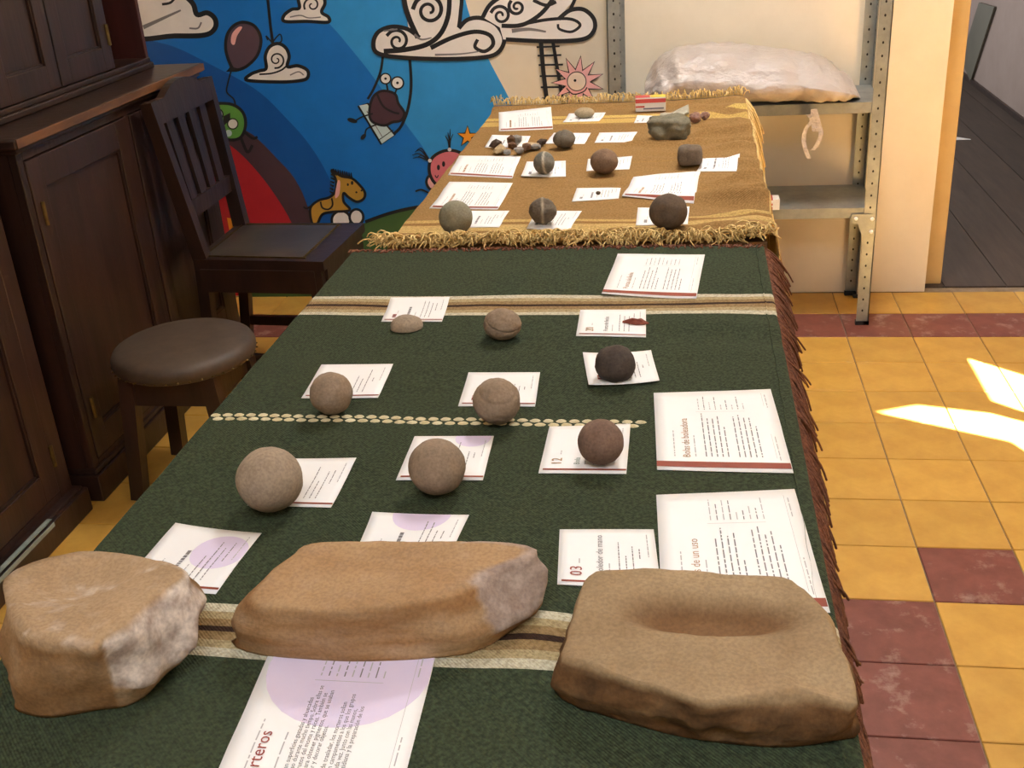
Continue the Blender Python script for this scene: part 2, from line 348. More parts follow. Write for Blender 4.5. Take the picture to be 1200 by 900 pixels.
f.fill([(442, 62), (438, 50), (443, 38), (458, 32), (472, 35), (479, 34), (476, 10), (478, -30), (545, -30), (540, 10), (540, 28), (555, 21), (575, 24), (588, 38), (590, 50), (583, 62), (565, 67), (500, 68)], 'white', False)
f.stroke([(492, 44), (478, 34), (460, 31), (444, 37), (438, 50), (443, 62), (470, 67), (520, 69), (566, 67), (584, 61), (591, 46), (582, 29), (564, 21), (548, 23), (538, 33)], 5)
f.stroke([(474, -30), (474, 0), (480, 22), (490, 44)], 6).stroke([(535, -30), (541, -5), (540, 15), (538, 32)], 4.5)
f.stroke([(450, 60), (475, 58), (500, 52), (516, 40), (525, 20), (527, -4), (526, -30)], 6, taper=.1)
f.spiral(503, 12, 19, 5, 3.2, 1.7, 1).spiral(466, 48, 14, 4, 3.6, 1.5, 1)
f.stroke([(505, 56), (530, 44), (556, 37), (574, 41), (578, 52), (568, 60), (557, 55), (560, 46)], 5.5, taper=.3)
f.stroke([(450, 36), (466, 34)], 2, 'grey').stroke([(510, 64), (540, 63), (562, 60)], 2.5, 'grey', taper=.5).stroke([(486, 40), (494, 46), (506, 44)], 3, 'grey', taper=.5); f.done()
f = Fig('mural_cloud')   # right, over the ladder
f.fill([(590, 46), (586, 32), (566, 20), (575, 4), (590, -10), (610, -30), (700, -30), (662, 12), (676, 10), (692, 17), (698, 30), (690, 43), (640, 47)], 'white', False)
f.stroke([(593, 46), (640, 48), (682, 46), (696, 36), (696, 22), (684, 11), (668, 12), (655, 22)], 5)
f.stroke([(566, 20), (574, 6), (588, -4), (606, -10)], 5).spiral(587, 18, 12, 4, 3.4, 1.5, 1).spiral(606, 8, 10, 4, 4, 1.5, -1)
f.stroke([(588, 30), (612, 29), (634, 16), (650, -4), (660, -20)], 5).stroke([(604, 30), (640, 23), (668, 22), (680, 29), (670, 37), (656, 34), (654, 28)], 4, taper=.3)
f.stroke([(668, 12), (676, -6), (680, -20)], 4).stroke([(600, 36), (620, 34), (640, 37)], 5, 'grey', taper=.6).stroke([(625, 0), (640, 6), (652, 2)], 4); f.done()
f = Fig('mural_ladder')
f.stroke([(634, 48), (637, 84), (642, 126)], 5, smooth=False).stroke([(648, 48), (654, 84), (661, 126)], 4, smooth=False)
for i, y in enumerate((55, 65, 76, 89, 102, 115)): f.stroke([(632+i*1.2-3, y), (656+i*2, y-1+i*.2)], 2.2, smooth=False)
f.done()
f = Fig('mural_pink_sun'); N = 11
f.shape([(677+(31 if i % 2 == 0 else 15)*math.sin(i*math.pi/N+.12), 96-(31 if i % 2 == 0 else 15)*math.cos(i*math.pi/N+.12)) for i in range(2*N)], 'rose', 2, False)
f.disc(676, 95, 11, 'cream', wd=1).disc(674, 94, 1.6, 'black').stroke([(664, 103), (672, 110), (684, 107), (688, 102)], 1.3); f.done()
# ------------------------------------------------------------------ metal shelving
def angle_post(parent, x, y, sx, sy, h):
    """L section: faces run from the corner (x, y) inwards along sx and sy"""
    t = .003; wd = .038
    mb = MB().box((x, y, .012), (x+sx*wd, y+sy*t, h)).box((x, y, .012), (x+sx*t, y+sy*wd, h))
    o = mb.build('post', m_steel, parent)
    hb = MB(); hole = MB()
    z = .05
    yo = y if sy > 0 else y+sy*t        # face that looks to the room
    while z < h-.02:
        for q, sg in ((y-.0004 if sy > 0 else y+.0004, 1),):
            cx = x+sx*wd*.55
            hole.add([(cx+.0030*math.cos(a), q, z+.0042*math.sin(a)) for a in [i*math.pi/4 for i in range(8)]], [tuple(range(8)) if sy > 0 else tuple(range(7, -1, -1))])
            cy = y+sy*wd*.55; xi = x+sx*(t+.0004)
            hole.add([(xi, cy+.0030*math.cos(a), z+.0042*math.sin(a)) for a in [i*math.pi/4 for i in range(8)]], [tuple(range(8))])
            if sy < 0:
                qq = y+sy*(t+.0004)
                hole.add([(cx+.0030*math.cos(a), qq, z+.0042*math.sin(a)) for a in [i*math.pi/4 for i in range(8)]], [tuple(range(8))])
        z += .038
    hole.build('punched_holes', m_dark, o, kind='stuff')
    MB().box((x-sx*.002, y-sy*.002, 0), (x+sx*(wd+.002), y+sy*.016, .013)).box((x-sx*.002, y-sy*.002, 0), (x+sx*.014, y+sy*(wd+.002), .013)).build('rubber_foot', m_black, o)
sh = empty('metal_shelf', (0, 0, 0)); tag(sh, 'galvanised slotted angle shelving unit standing against the cream wall', 'shelf')
SX0, SX1, SY0, SY1 = -.745, .078, -.10, .185
for (x, sx) in ((SX0, 1), (SX1, -1)):
    for (y, sy) in ((SY0, 1), (SY1, -1)): angle_post(sh, x, y, sx, sy, 1.9)
for z in (.39, .715, 1.86):
    a = MB(); x0, x1, y0, y1 = SX0+.004, SX1-.004, SY0+.004, SY1-.004
    a.box((x0, y0, z-.002), (x1, y1, z)).box((x0, y0, z-.032), (x1, y0+.002, z-.002)).box((x0, y1-.002, z-.032), (x1, y1, z-.002)).box((x0, y0, z-.032), (x0+.002, y1, z-.002)).box((x1-.002, y0, z-.032), (x1, y1, z-.002))
    o = a.build('shelf_board', m_steel, sh)
for zz in (.36,):
    g = MB(); y = SY0-.003
    g.add([(SX1-.075, y, zz-.016), (SX1-.002, y, zz-.03), (SX1-.002, y, zz-.03-.03), (SX1-.04, y, zz-.06), (SX1-.055, y, zz-.02), (SX1-.075, y, zz+.012), (SX1-.002, y, zz+.012)], [(5, 0, 4, 1, 6), (4, 3, 2, 1)])
    o = g.build('corner_bracket', m_steel, sh)
    for bx, bz in ((SX1-.062, zz-.002), (SX1-.013, zz-.004), (SX1-.013, zz-.045)):
        MB().lathe([(.006, 0), (.006, .003), (.003, .0045)], 10).build('bolt', m_paper, o).matrix_local = Matrix.Translation((bx, y, bz)) @ Matrix.Rotation(math.pi/2, 4, 'X')
# wrapped bundle on the shelf
def translucent(name, c):
    m = mat(name, c, tuple(min(255, x+12) for x in c), 6, .36, .8, 11, bdist=.022, stretch=(1, 2, 1.6))
    b = m.node_tree.nodes['Principled BSDF']; b.inputs['Subsurface Weight'].default_value = .15; b.inputs['Subsurface Radius'].default_value = (.02, .015, .01)
    return m
m_bag = translucent('crumpled pale plastic', (176, 164, 156))
prof = [(757, 96, 118), (763, 88, 120), (775, 74, 122), (790, 62, 123), (812, 57, 124), (850, 57, 124), (890, 61, 125), (930, 67, 128), (958, 73, 131), (978, 82, 131), (994, 95, 126), (1002, 108, 118)]
mb = MB(); NR = 26; rows = []
PR = crom([Vector(p) for p in prof], 5, False)
for i, p in enumerate(PR):
    t = i/(len(PR)-1)
    top = bp(p.x, p.y, 1, .05); x = top.x; zt = top.z+.012
    zb = .717; th = max(zt-zb, .012); e = min(1, 4*t+.25, 5*(1-t)+.25)
    row = []
    for j in range(NR):
        a = 2*math.pi*j/NR; ca, sa = math.cos(a), math.sin(a)
        yy = .035-(.152 if ca > 0 else .125)*math.copysign(abs(ca)**.6, ca)*(.55+.45*e)
        zz = zb+th*(.5+.5*math.copysign(abs(sa)**.75, sa))
        if ca > 0: zz -= (.30 if sa > 0 else 0)*th*ca*ca*.6
        q = Vector((x, yy, zz)); n = fbm((x*8, yy*14, zz*14), 4)*.013-abs(fbm((x*14+5, yy*9+x*12, zz*20), 2))*.022+.006
        d = Vector((0, -ca, sa))
        q += d*n
        if yy < -.05 and sa < .5: q += Vector((0, -.018, -.008))*math.exp(-((t-.74)/.12)**2)
        q.z = max(q.z, .7165 if q.y > SY0-.004 else .702)
        row.append(q)
    rows.append(row)
n = len(rows); vs = [q for r in rows for q in r]
mb.add(vs, [(i*NR+j, (i+1)*NR+j, (i+1)*NR+(j+1) % NR, i*NR+(j+1) % NR) for i in range(n-1) for j in range(NR)]+[tuple(range(NR)), tuple((n-1)*NR+j for j in range(NR-1, -1, -1))])
bag = mb.build('wrapped_bundle', m_bag, None, True, org=(-.3, .03, .717)); tag(bag, 'lumpy bundle wrapped in crumpled whitish plastic lying on the metal shelf', 'bundle')
def ribbon(pts, wd, name, m, parent):
    mb = MB(); P = crom([Vector(p) for p in pts], 5, False)
    for i, p in enumerate(P):
        mb.v += [(p.x-wd/2, p.y, p.z), (p.x+wd/2, p.y+.001, p.z)]
    k = len(P); mb.f = [(2*i, 2*i+1, 2*i+3, 2*i+2) for i in range(k-1)]; mb.m = [0]*(k-1)
    o = mb.build(name, m, parent); s = o.modifiers.new('thick', 'SOLIDIFY'); s.thickness = .0012; return o
Q = lambda u, v: bp(u, v, 1, -.128)
bo = Vector((-.3, .03, .717))
for nm, pp in (('tie_strap', [(953, 128), (951, 142), (944, 152), (942, 168), (948, 186)]), ('tie_strap', [(955, 128), (960, 146), (962, 158), (957, 170), (952, 176)]), ('knot', [(949, 134), (954, 142), (956, 154)])):
    ribbon([Q(*p)-bo for p in pp], .013 if nm != 'knot' else .022, nm, m_bag, bag)
# small boxes
def small_box(name, label, c, sz, rz, mats, grp=None):
    o = empty(name, c, rz); tag(o, label, 'box', grp); x, y, z = sz
    MB().box((-x/2, -y/2, 0), (x/2, y/2, z), .0015).build('carton', mats[0], o)
    MB().box((-x/2, -y/2-.0006, z*.62), (x/2, -y/2, z*.9)).box((-x/2, -y/2-.0006, z*.3), (-x/2+.3*x, -y/2, z*.42)).build('printed_stripe', mats[1], o)
    return o
m_cred = mat('carton red print', (196, 70, 66), None, 5, .5); m_cwhite = mat('carton white', (226, 222, 220), None, 5, .5)
m_cyel = mat('carton yellow print', (222, 190, 60), None, 5, .5); m_cgrey = mat('carton grey print', (110, 110, 130), None, 5, .5)
p = bp(897, 247, 2, .391)
b2 = small_box('small_carton', 'small red and white carton on the lower metal shelf', (p.x+.028, p.y+.03, .391), (.03, .05, .035), 0, (m_cwhite, m_cwhite))
MB().box((-.0155, -.0255, 0), (-.006, .025, .0355)).build('printed_stripe', m_cred, b2)
# ------------------------------------------------------------------ dark furniture at the left
def framed_door(parent, x, y0, y1, z0, z1, st=.055, mats=None, hinge=None, name='door'):
    """frame and recessed panel, seen from +x; x is the front face"""
    m1, m2 = mats or (m_wood, m_wood); th = .02
    d = MB().box((x-th, y0, z0), (x, y0+st, z1), .002).box((x-th, y1-st, z0), (x, y1, z1), .002).box((x-th, y0+st, z0), (x, y1-st, z0+st*1.2), .002).box((x-th, y0+st, z1-st*1.2), (x, y1-st, z1), .002).build(name, m1, parent)
    a, b, c, e = y0+st, y1-st, z0+st*1.2, z1-st*1.2
    MB().box((x-th, a, c), (x-.011, b, e)).build('panel', m2, d)
    t = .006; MB().bar((x-.008, a+.003, c), (x-.008, a+.003, e), t, t).bar((x-.008, b-.003, c), (x-.008, b-.003, e), t, t).bar((x-.008, a, c+.003), (x-.008, b, c+.003), t, t, ref=(0, 0, 1)).bar((x-.008, a, e-.003), (x-.008, b, e-.003), t, t, ref=(0, 0, 1)).build('panel_moulding', m_wood3, d)
    for hy, hz in hinge or []:
        MB().tube([(x+.002, hy, hz-.028), (x+.002, hy, hz+.028)], .0055, 8).build('hinge', m_brass, d)
    return d
cb = empty('low_cabinet', (0, 0, 0)); tag(cb, 'dark stained low wooden cabinet with panelled doors, behind the chair', 'cabinet')
FX = -1.988
MB().box((-2.45, -1.285, .08), (FX-.022, -.272, .905)).build('carcass', m_wood, cb)
MB().box((FX-.022, -1.285, .08), (FX-.001, -1.262, .905), .002).box((FX-.022, -.312, .08), (FX-.001, -.272, .905), .002).box((FX-.022, -1.262, .875), (FX-.001, -.312, .905), .002).box((FX-.022, -1.262, .08), (FX-.001, -.312, .105), .002).box((FX-.022, -.765, .105), (FX-.001, -.745, .875), .002).build('face_frame', m_wood, cb)
framed_door(cb, FX+.002, -1.26, -.768, .108, .872, .06, hinge=[(-1.235, .745), (-1.235, .24)])
framed_door(cb, FX+.002, -.742, -.315, .108, .872, .06, hinge=[(-.34, .745)])
MB().box((-2.45, -1.297, 0), (FX+.012, -.28, .075), .004).box((-2.45, -1.291, .075), (FX+.006, -.285, .09), .004).build('plinth', m_wood3, cb)
MB().box((-2.46, -1.312, .908), (-1.963, -.268, .934), .006).box((-2.45, -1.298, .897), (-1.975, -.28, .909), .003).build('worktop', m_wood3, cb)
MB().box((-1.9645, -1.31, .912), (-1.9615, -.27, .933), .001).build('worn_front_edge', m_wood2, cb)
hu = empty('hutch', (0, 0, 0)); tag(hu, 'dark wooden upper cupboard with panelled doors and an open niche, standing on the low cabinet', 'cabinet')
HX = -2.102
MB().box((-2.45, -1.29, .935), (HX-.02, -.545, 1.75)).box((-2.45, -.545, .935), (-2.43, -.335, 1.75)).box((-2.45, -.545, 1.72), (HX-.02, -.335, 1.75)).build('carcass', m_wood, hu)
MB().box((-2.43, -.352, .955), (HX, -.335, 1.75), .002).build('end_panel', m_redwood, hu)
MB().box((-2.43, -.545, .935), (HX-.012, -.335, .966)).build('niche_floor', m_wood3, hu)
MB().box((-2.36, -.544, .966), (-2.34, -.353, 1.72)).build('niche_back', m_redwood, hu)
MB().box((HX-.02, -1.29, .935), (HX+.012, -.332, .952), .004).box((HX-.02, -1.29, .952), (HX+.004, -.334, .966), .003).build('base_moulding', m_wood3, hu)
MB().box((-2.46, -1.3, 1.75), (HX+.02, -.32, 1.78), .004).build('cornice', m_wood, hu)
framed_door(hu, HX, -1.125, -.842, .968, 1.72, .052, (m_wood, m_wood), [])
framed_door(hu, HX, -.836, -.546, .968, 1.72, .052, (m_wood, m_wood), [(-.556, 1.06), (-.556, 1.6)])
MB().box((HX-.02, -1.29, .966), (HX-.001, -1.128, 1.75)).build('face_stile', m_wood, hu)
wc = empty('near_cabinet', (0, 0, 0)); tag(wc, 'dark reddish wooden cabinet beside the low cabinet, with a pale strip on its plinth', 'cabinet')
NX = -2.022
MB().box((-2.45, -2.45, .07), (NX-.02, -1.345, .93)).build('carcass', m_wood3, wc)
MB().box((NX-.02, -1.398, .07), (NX, -1.345, .93), .002).box((NX-.02, -2.45, .07), (NX, -2.40, .93), .002).box((NX-.02, -2.4, .07), (NX, -1.398, .09), .002).box((NX-.02, -2.4, .9), (NX, -1.398, .93), .002).box((NX-.02, -1.92, .09), (NX, -1.89, .9), .002).build('face_frame', m_wood, wc)
framed_door(wc, NX+.002, -1.888, -1.4, .092, .898, .06, hinge=[(-1.395, .187), (-1.395, .78)])
framed_door(wc, NX+.002, -2.398, -1.922, .092, .898, .06, hinge=[])
MB().box((-2.45, -2.46, 0), (-1.988, -1.332, .066), .004).box((-2.45, -2.455, .06), (-2.0, -1.337, .072), .003).build('plinth', m_wood3, wc)
m_strip = mat('pale worn strip', (150, 158, 148), (120, 128, 118), 40, .6)
MB().box((-2.003, -2.45, .0725), (-1.99, -1.5, .0745)).box((-1.9885, -2.45, .056), (-1.986, -1.5, .066)).build('edge_strip', m_strip, wc)
MB().box((-2.46, -2.46, .93), (NX+.02, -1.335, .955), .005).build('top', m_wood3, wc)
# chair facing the table
ch = empty('chair', (0, 0, 0)); tag(ch, 'dark wooden slat-back chair with a dark leather seat beside the painted wall', 'chair')
SZ = .45
def quad(z, dx=0, dy=0):
    return [(-1.905-dx, -.70-dy, z), (-1.505+dx, -.735-dy, z), (-1.488+dx, -.365+dy, z), (-1.905-dx, -.345+dy, z)]
MB().hexa(quad(SZ-.028), quad(SZ)).build('seat', m_wood3, ch)
a = MB()
pad = [(-1.88, -.675), (-1.565, -.705), (-1.555, -.385), (-1.88, -.365)]
pb = bmesh.new(); G = 10; vv = []
for i in range(G+1):
    for j in range(G+1):
        s, t = i/G, j/G
        q = (Vector(pad[0])*(1-s)+Vector(pad[1])*s)*(1-t)+(Vector(pad[3])*(1-s)+Vector(pad[2])*s)*t
        e = min(s, t, 1-s, 1-t)
        vv.append((q.x, q.y, SZ+.001+.008*min(1, e*6)**.5))
a.add(vv, [(i*(G+1)+j, (i+1)*(G+1)+j, (i+1)*(G+1)+j+1, i*(G+1)+j+1) for i in range(G) for j in range(G)])
po = a.build('seat_pad', m_leather2, ch, True)
st = MB()
for k in range(26):
    q = Vector(pad[1]).lerp(Vector(pad[2]), (k+.5)/26); st.lathe([(.0045, 0), (.0035, .0025), (.001, .0035)], 6, (q.x-.006, q.y, SZ+.003))
for e0, e1 in ((0, 1), (3, 0), (2, 3)):
    p0, p1 = pad[e0], pad[e1]; st.bar((p0[0], p0[1], SZ+.0025), (p1[0], p1[1], SZ+.0025), .004, .004, ref=(0, 0, 1))
st.build('brass_studs', m_brass, po, kind='stuff')
TB = .9
near_s, near_t, far_s, far_t = Vector((-1.885, -.682, SZ)), Vector((-1.938, -.722, TB)), Vector((-1.89, -.358, SZ)), Vector((-1.938, -.332, TB))
nf, ff = Vector((-1.925, -.66, 0)), Vector((-1.94, -.36, 0))
for (s_, t_, f_) in ((near_s, near_t, nf), (far_s, far_t, ff)):
    MB().bar(t_, s_, .030, .034, .036, .042).build('back_post', m_wood3, ch)
    MB().bar(s_, f_, .04, .034, .032, .03).build('leg', m_wood3, ch)
for (sx_, sy_) in ((-1.535, -.712), (-1.52, -.388)):
    MB().bar((sx_, sy_, SZ-.028), (sx_+.005, sy_+.0, 0), .042, .04, .032, .03).build('leg', m_wood3, ch)
MB().bar((-1.885, -.70, SZ-.062), (-1.535, -.725, SZ-.062), .02, .068, ref=(0, 1, 0)).bar((-1.89, -.355, SZ-.062), (-1.52, -.375, SZ-.062), .02, .068, ref=(0, 1, 0)).bar((-1.515, -.705, SZ-.062), (-1.50, -.39, SZ-.062), .018, .068, ref=(1, 0, 0)).bar((-1.895, -.68, SZ-.062), (-1.895, -.36, SZ-.062), .018, .068, ref=(1, 0, 0)).build('apron', m_wood3, ch)
MB().bar((-1.915, -.665, .13), (-1.535, -.708, .13), .018, .03).build('stretcher', m_wood3, ch); MB().bar((-1.925, -.362, .13), (-1.525, -.388, .13), .018, .03).build('stretcher', m_wood3, ch)
# crest rail with a raised centre, lower rail, four slats
def bk(s, z):   # point on the back plane, s 0 near .. 1 far
    t = (z-SZ)/(TB-SZ); return near_s.lerp(near_t, t).lerp(far_s.lerp(far_t, t), s)
cr_ = MB(); K = 16; pts = []
for i in range(K+1):
    s = -.03+1.05*i/K; hump = .032*max(0, math.cos((s-.5)*math.pi/.62))**.8 if abs(s-.5) < .31 else 0
    for z in (TB-.062, TB+hump):
        q = bk(s, z); q.x += .006
        pts += [(q.x-.011, q.y, q.z), (q.x+.011, q.y, q.z)]
fs = []
for i in range(K):
    o = i*4; n_ = o+4
    fs += [(o, o+1, n_+1, n_), (o+2, n_+2, n_+3, o+3), (o, n_, n_+2, o+2), (o+1, o+3, n_+3, n_+1)]
fs += [(0, 2, 3, 1), (K*4, K*4+1, K*4+3, K*4+2)]
cr_.add(pts, fs).build('crest_rail', m_wood3, ch)
MB().bar(bk(0, .585), bk(1, .585), .014, .05, ref=(1, 0, 0)).build('lower_rail', m_wood3, ch)
for k in range(4):
    s = .2+.2*k; MB().bar(bk(s, .60), bk(s, TB-.05), .042, .011).build('slat', m_wood3, ch)
# round stool
sc = Vector((-1.752, -1.15, 0)); stl = empty('stool', sc); tag(stl, 'low round wooden stool with a worn brown leather seat, beside the green table', 'stool')
R0 = .178
MB().lathe([(R0-.012, .338), (R0-.004, .343), (R0, .352), (R0, .366), (R0-.006, .378), (R0-.02, .386), (R0-.06, .392), (.06, .396), (.01, .397)], 56).build('leather_seat', m_leather, stl, True)
nl = MB()
for k in range(40):
    a = 6.283*k/40; nl.lathe([(.004, 0), (.003, .002), (.001, .003)], 6, (R0*.999*math.cos(a), R0*.999*math.sin(a), .346))
nl.build('tacks', m_brass, stl, kind='stuff')
for sx, sy in ((-1, -1), (-1, 1), (1, -1), (1, 1)):
    MB().bar((sx*.105, sy*.105, .338), (sx*.137, sy*.122, 0), .038, .038, .036, .036).build('leg', m_wood3, stl)
MB().box((-.11, -.118, .262), (.11, -.1, .338)).box((-.11, .1, .262), (.11, .118, .338)).box((-.118, -.1, .262), (-.1, .1, .338)).box((.1, -.1, .262), (.118, .1, .338)).build('apron', m_wood3, stl)
# ------------------------------------------------------------------ tables and cloths
m_table = mat('plain table wood', (120, 92, 62), (140, 108, 74), 6, .6, stretch=(1, 6, 1))
def table(label, x0, x1, y0, y1, z):
    t = empty('table', ((x0+x1)/2, (y0+y1)/2, 0)); tag(t, label, 'table'); cx, cy = (x0+x1)/2, (y0+y1)/2; a, b = (x1-x0)/2, (y1-y0)/2
    MB().box((-a, -b, z-.03), (a, b, z), .003).build('tabletop', m_table, t)
    for sx in (-1, 1):
        for sy in (-1, 1): MB().box((sx*(a-.07)-.02, sy*(b-.07)-.02, 0), (sx*(a-.07)+.02, sy*(b-.07)+.02, z-.03)).build('leg', m_table, t)
    return t
ZT = .78
def hg(x, y):   # green cloth height
    e = max(0, (x+.62)/.25)
    h = .0022*fbm((x*2.2, y*7, 1), 3)+.0035*e*math.exp(-((y+2.04)/.10)**2)*math.sin(y*60+x*4+2*fbm((x*3, y*3, 4), 2))
    h += .002*fbm((x*6, y*16, 9), 2)*math.exp(-((y+1.93)/.06)**2)
    h += .007*math.exp(-(((x+.635)/.035)**2+((y+2.752)/.05)**2))
    return ZT+h
FOLDS = [(-.50, .25, -.50, .010), (-.62, -.2, -.47, .009), (-.74, .3, -.49, .010), (-.83, .12, -.66, .009), (-.935, -.1, -.44, .009), (-1.21, .2, -.44, .010), (-1.29, .1, -.43, .009), (-1.37, -.15, -.46, .010), (-1.47, .1, -.44, .009), (-1.565, .05, -.70, .006)]
def hb(x, y):   # brown cloth height
    e = max(0, min(1, (x+.66)/.24))
    h = .003*fbm((x*1.6+3, y*9, 2), 3)+.017*e*fbm((x*1.8, y*13+x*4, 7), 2)+.004*math.exp(-((y+1.56)/.04)**2)*fbm((x*9, y*6, 3), 2)+.003*e*math.sin(y*75+x*9+3*fbm((x*3, y*2, 1), 2))*fbm((x*2, y*5, 8), 2)*2
    h += .010*math.exp(-((x+.375)/.03)**2)*(.5+fbm((x*3, y*8, 5), 2)*.8)
    h += .012*math.exp(-((y+.37)/.03)**2)
    for (yy, sl, x0, am) in FOLDS:
        f = max(0, min(1, (x-x0+.04)/.09)); f = f*f*(3-2*f)
        if f: d = (y-yy-sl*(x+.36)+.01*math.sin(x*30+yy*9))/.013; h += 1.6*am*f*math.exp(-d*d)
    return ZT+max(h, -.004)
table('plain wooden table under the green striped cloth', -1.10, -.375, -3.12, -1.66, ZT-.010)
table('plain wooden table under the brown cloth', -1.045, -.36, -1.60, -.37, ZT-.010)
def stripes_mat(name, base, base2, stripes, weave, sheen=0, wob=.006):
    """cloth whose woven stripes run along x: list of (y0, y1, colour)"""
    m = bpy.data.materials.new(name); m.use_nodes = True; nt = m.node_tree; L = nt.links; b = nt.nodes['Principled BSDF']
    b.inputs['Roughness'].default_value = .95; b.inputs['Specular IOR Level'].default_value = .15
    geo = nd(nt, 'ShaderNodeNewGeometry'); sep = nd(nt, 'ShaderNodeSeparateXYZ'); L.new(geo.outputs['Position'], sep.inputs[0])
    n = nd(nt, 'ShaderNodeTexNoise'); n.inputs['Scale'].default_value = 5; L.new(geo.outputs['Position'], n.inputs['Vector'])
    ma = nd(nt, 'ShaderNodeMath', operation='MULTIPLY_ADD'); L.new(n.outputs[0], ma.inputs[0]); ma.inputs[1].default_value = wob*2; L.new(sep.outputs[1], ma.inputs[2])
    n2 = nd(nt, 'ShaderNodeTexNoise'); n2.inputs['Scale'].default_value = 260; n2.inputs['Detail'].default_value = 3; L.new(geo.outputs['Position'], n2.inputs['Vector'])
    cr = nd(nt, 'ShaderNodeValToRGB'); cr.color_ramp.elements[0].color = srgb(base); cr.color_ramp.elements[1].color = srgb(base2)
    cr.color_ramp.elements[0].position = .35; cr.color_ramp.elements[1].position = .68; L.new(n2.outputs[0], cr.inputs[0]); out = cr.outputs[0]
    for (a, c, col) in stripes:
        mr = nd(nt, 'ShaderNodeMath', operation='COMPARE'); L.new(ma.outputs[0], mr.inputs[0]); mr.inputs[1].default_value = (a+c)/2+wob; mr.inputs[2].default_value = abs(c-a)/2
        mx = nd(nt, 'ShaderNodeMix', data_type='RGBA'); L.new(mr.outputs[0], mx.inputs[0]); L.new(out, mx.inputs[6])
        ml = nd(nt, 'ShaderNodeMix', data_type='RGBA', blend_type='MULTIPLY'); ml.inputs[0].default_value = .45; ml.inputs[6].default_value = srgb(col); 
        cr3 = nd(nt, 'ShaderNodeValToRGB'); cr3.color_ramp.elements[0].position = .35; cr3.color_ramp.elements[1].position = .6; cr3.color_ramp.elements[0].color = (.25, .2, .15, 1); L.new(n2.outputs[0], cr3.inputs[0])
        L.new(cr3.outputs[0], ml.inputs[7]); L.new(ml.outputs[2], mx.inputs[7]); out = mx.outputs[2]
    L.new(out, b.inputs['Base Color'])
    # weave relief: fine twill plus slubs
    wv = nd(nt, 'ShaderNodeTexWave'); wv.inputs['Scale'].default_value = weave; wv.inputs['Distortion'].default_value = 2.5; wv.inputs['Detail'].default_value = 2; wv.bands_direction = 'DIAGONAL'
    L.new(geo.outputs['Position'], wv.inputs['Vector'])
    ad = nd(nt, 'ShaderNodeMath', operation='ADD'); L.new(wv.outputs['Fac'], ad.inputs[0]); L.new(n2.outputs[0], ad.inputs[1])
    bu = nd(nt, 'ShaderNodeBump'); bu.inputs['Strength'].default_value = .55; bu.inputs['Distance'].default_value = .0018; L.new(ad.outputs[0], bu.inputs['Height']); L.new(bu.outputs[0], b.inputs['Normal'])
    return m
cre, bei, tan_, dkb = (204, 197, 174), (178, 160, 122), (152, 126, 88), (62, 43, 34)
def band_set(y0, y1):   # far edge y0, near edge y1
    h = y0-y1; q = lambda a, b, c: (y0-h*a, y0-h*b, c)
    return [q(0, .16, cre), q(.16, .30, bei), q(.30, .44, tan_), q(.44, .54, dkb), q(.54, .70, tan_), q(.70, .84, bei), q(.84, 1, cre)]
m_green = stripes_mat('green woven wool', (46, 53, 39), (70, 79, 58), band_set(-1.893, -1.978)+band_set(-2.728, -2.806), 170)
m_brown = stripes_mat('brown woven wool', (136, 103, 60), (162, 127, 80), [(-1.477, -1.492, (200, 168, 104)), (-1.497, -1.503, (150, 110, 60)), (-1.508, -1.548, (204, 172, 110)), (-.49, -.52, (212, 182, 106)), (-.535, -.60, (206, 172, 100)), (-1.03, -1.036, (168, 130, 74))], 150, wob=.012)
def drape(name, x0, x1, y0, y1, hf, nx, ny, left=0, right=0, back=0, front=0, m=None, flare=.02):
    """cloth lying on the table and falling over its edges"""
    xs = [x0+(x1-x0)*i/nx for i in range(nx+1)]; ys = [y0+(y1-y0)*j/ny for j in range(ny+1)]
    def prof(n, L): return [(.006*math.sin(t*1.57), -.006*(1-math.cos(t*1.57))) for t in (.35, .7, 1)]+[(.006+flare*(k/n), -.006-L*k/n) for k in range(1, n+1)] if L else []
    PL, PRr, PB, PF = prof(5, left), prof(5, right), prof(3, back), prof(3, front)
    cols = [(x0-a, d) for a, d in PL[::-1]]+[(x, 0) for x in xs]+[(x1+a, d) for a, d in PRr]
    rowsy = [(y0-a, d) for a, d in PF[::-1]]+[(y, 0) for y in ys]+[(y1+a, d) for a, d in PB]
    vs = []
    for (y, dy) in rowsy:
        for (x, dx) in cols:
            xx = min(max(x, x0), x1); yy = min(max(y, y0), y1)
            rip = (.012 if flare > .01 else .0)*min(1, -dx*8)*math.sin(y*26+3*fbm((y*3, 2, 1), 2)) if dx < -.01 else 0
            ry = .012*min(1, -dy*8)*math.sin(x*26) if dy < -.01 else 0
            vs.append((x+rip*(1 if x > x1 else -1), y+ry, hf(xx, yy)+min(dx, dy)))
    nc = len(cols); mb = MB(); mb.add(vs, [(j*nc+i, j*nc+i+1, (j+1)*nc+i+1, (j+1)*nc+i) for j in range(len(rowsy)-1) for i in range(nc-1)])
    o = mb.build(name, m, None, True); s = o.modifiers.new('thick', 'SOLIDIFY'); s.thickness = .0025; s.offset = -1
    return o
gx0, gx1, gy0, gy1 = -1.112, -.375, -3.13, -1.655
gc = drape('green_cloth', gx0, gx1, gy0, gy1, hg, 60, 120, .22, .014, 0, .2, m_green, .004); tag(gc, 'dark green woven cloth with cream and brown stripes spread over the front table', 'tablecloth')
bc = drape('brown_cloth', -1.055, -.352, -1.615, -.36, hb, 72, 170, .25, .16, .05, 0, m_brown); tag(bc, 'ochre brown woven cloth with pale stripes and gold fringe on the rear table', 'tablecloth')
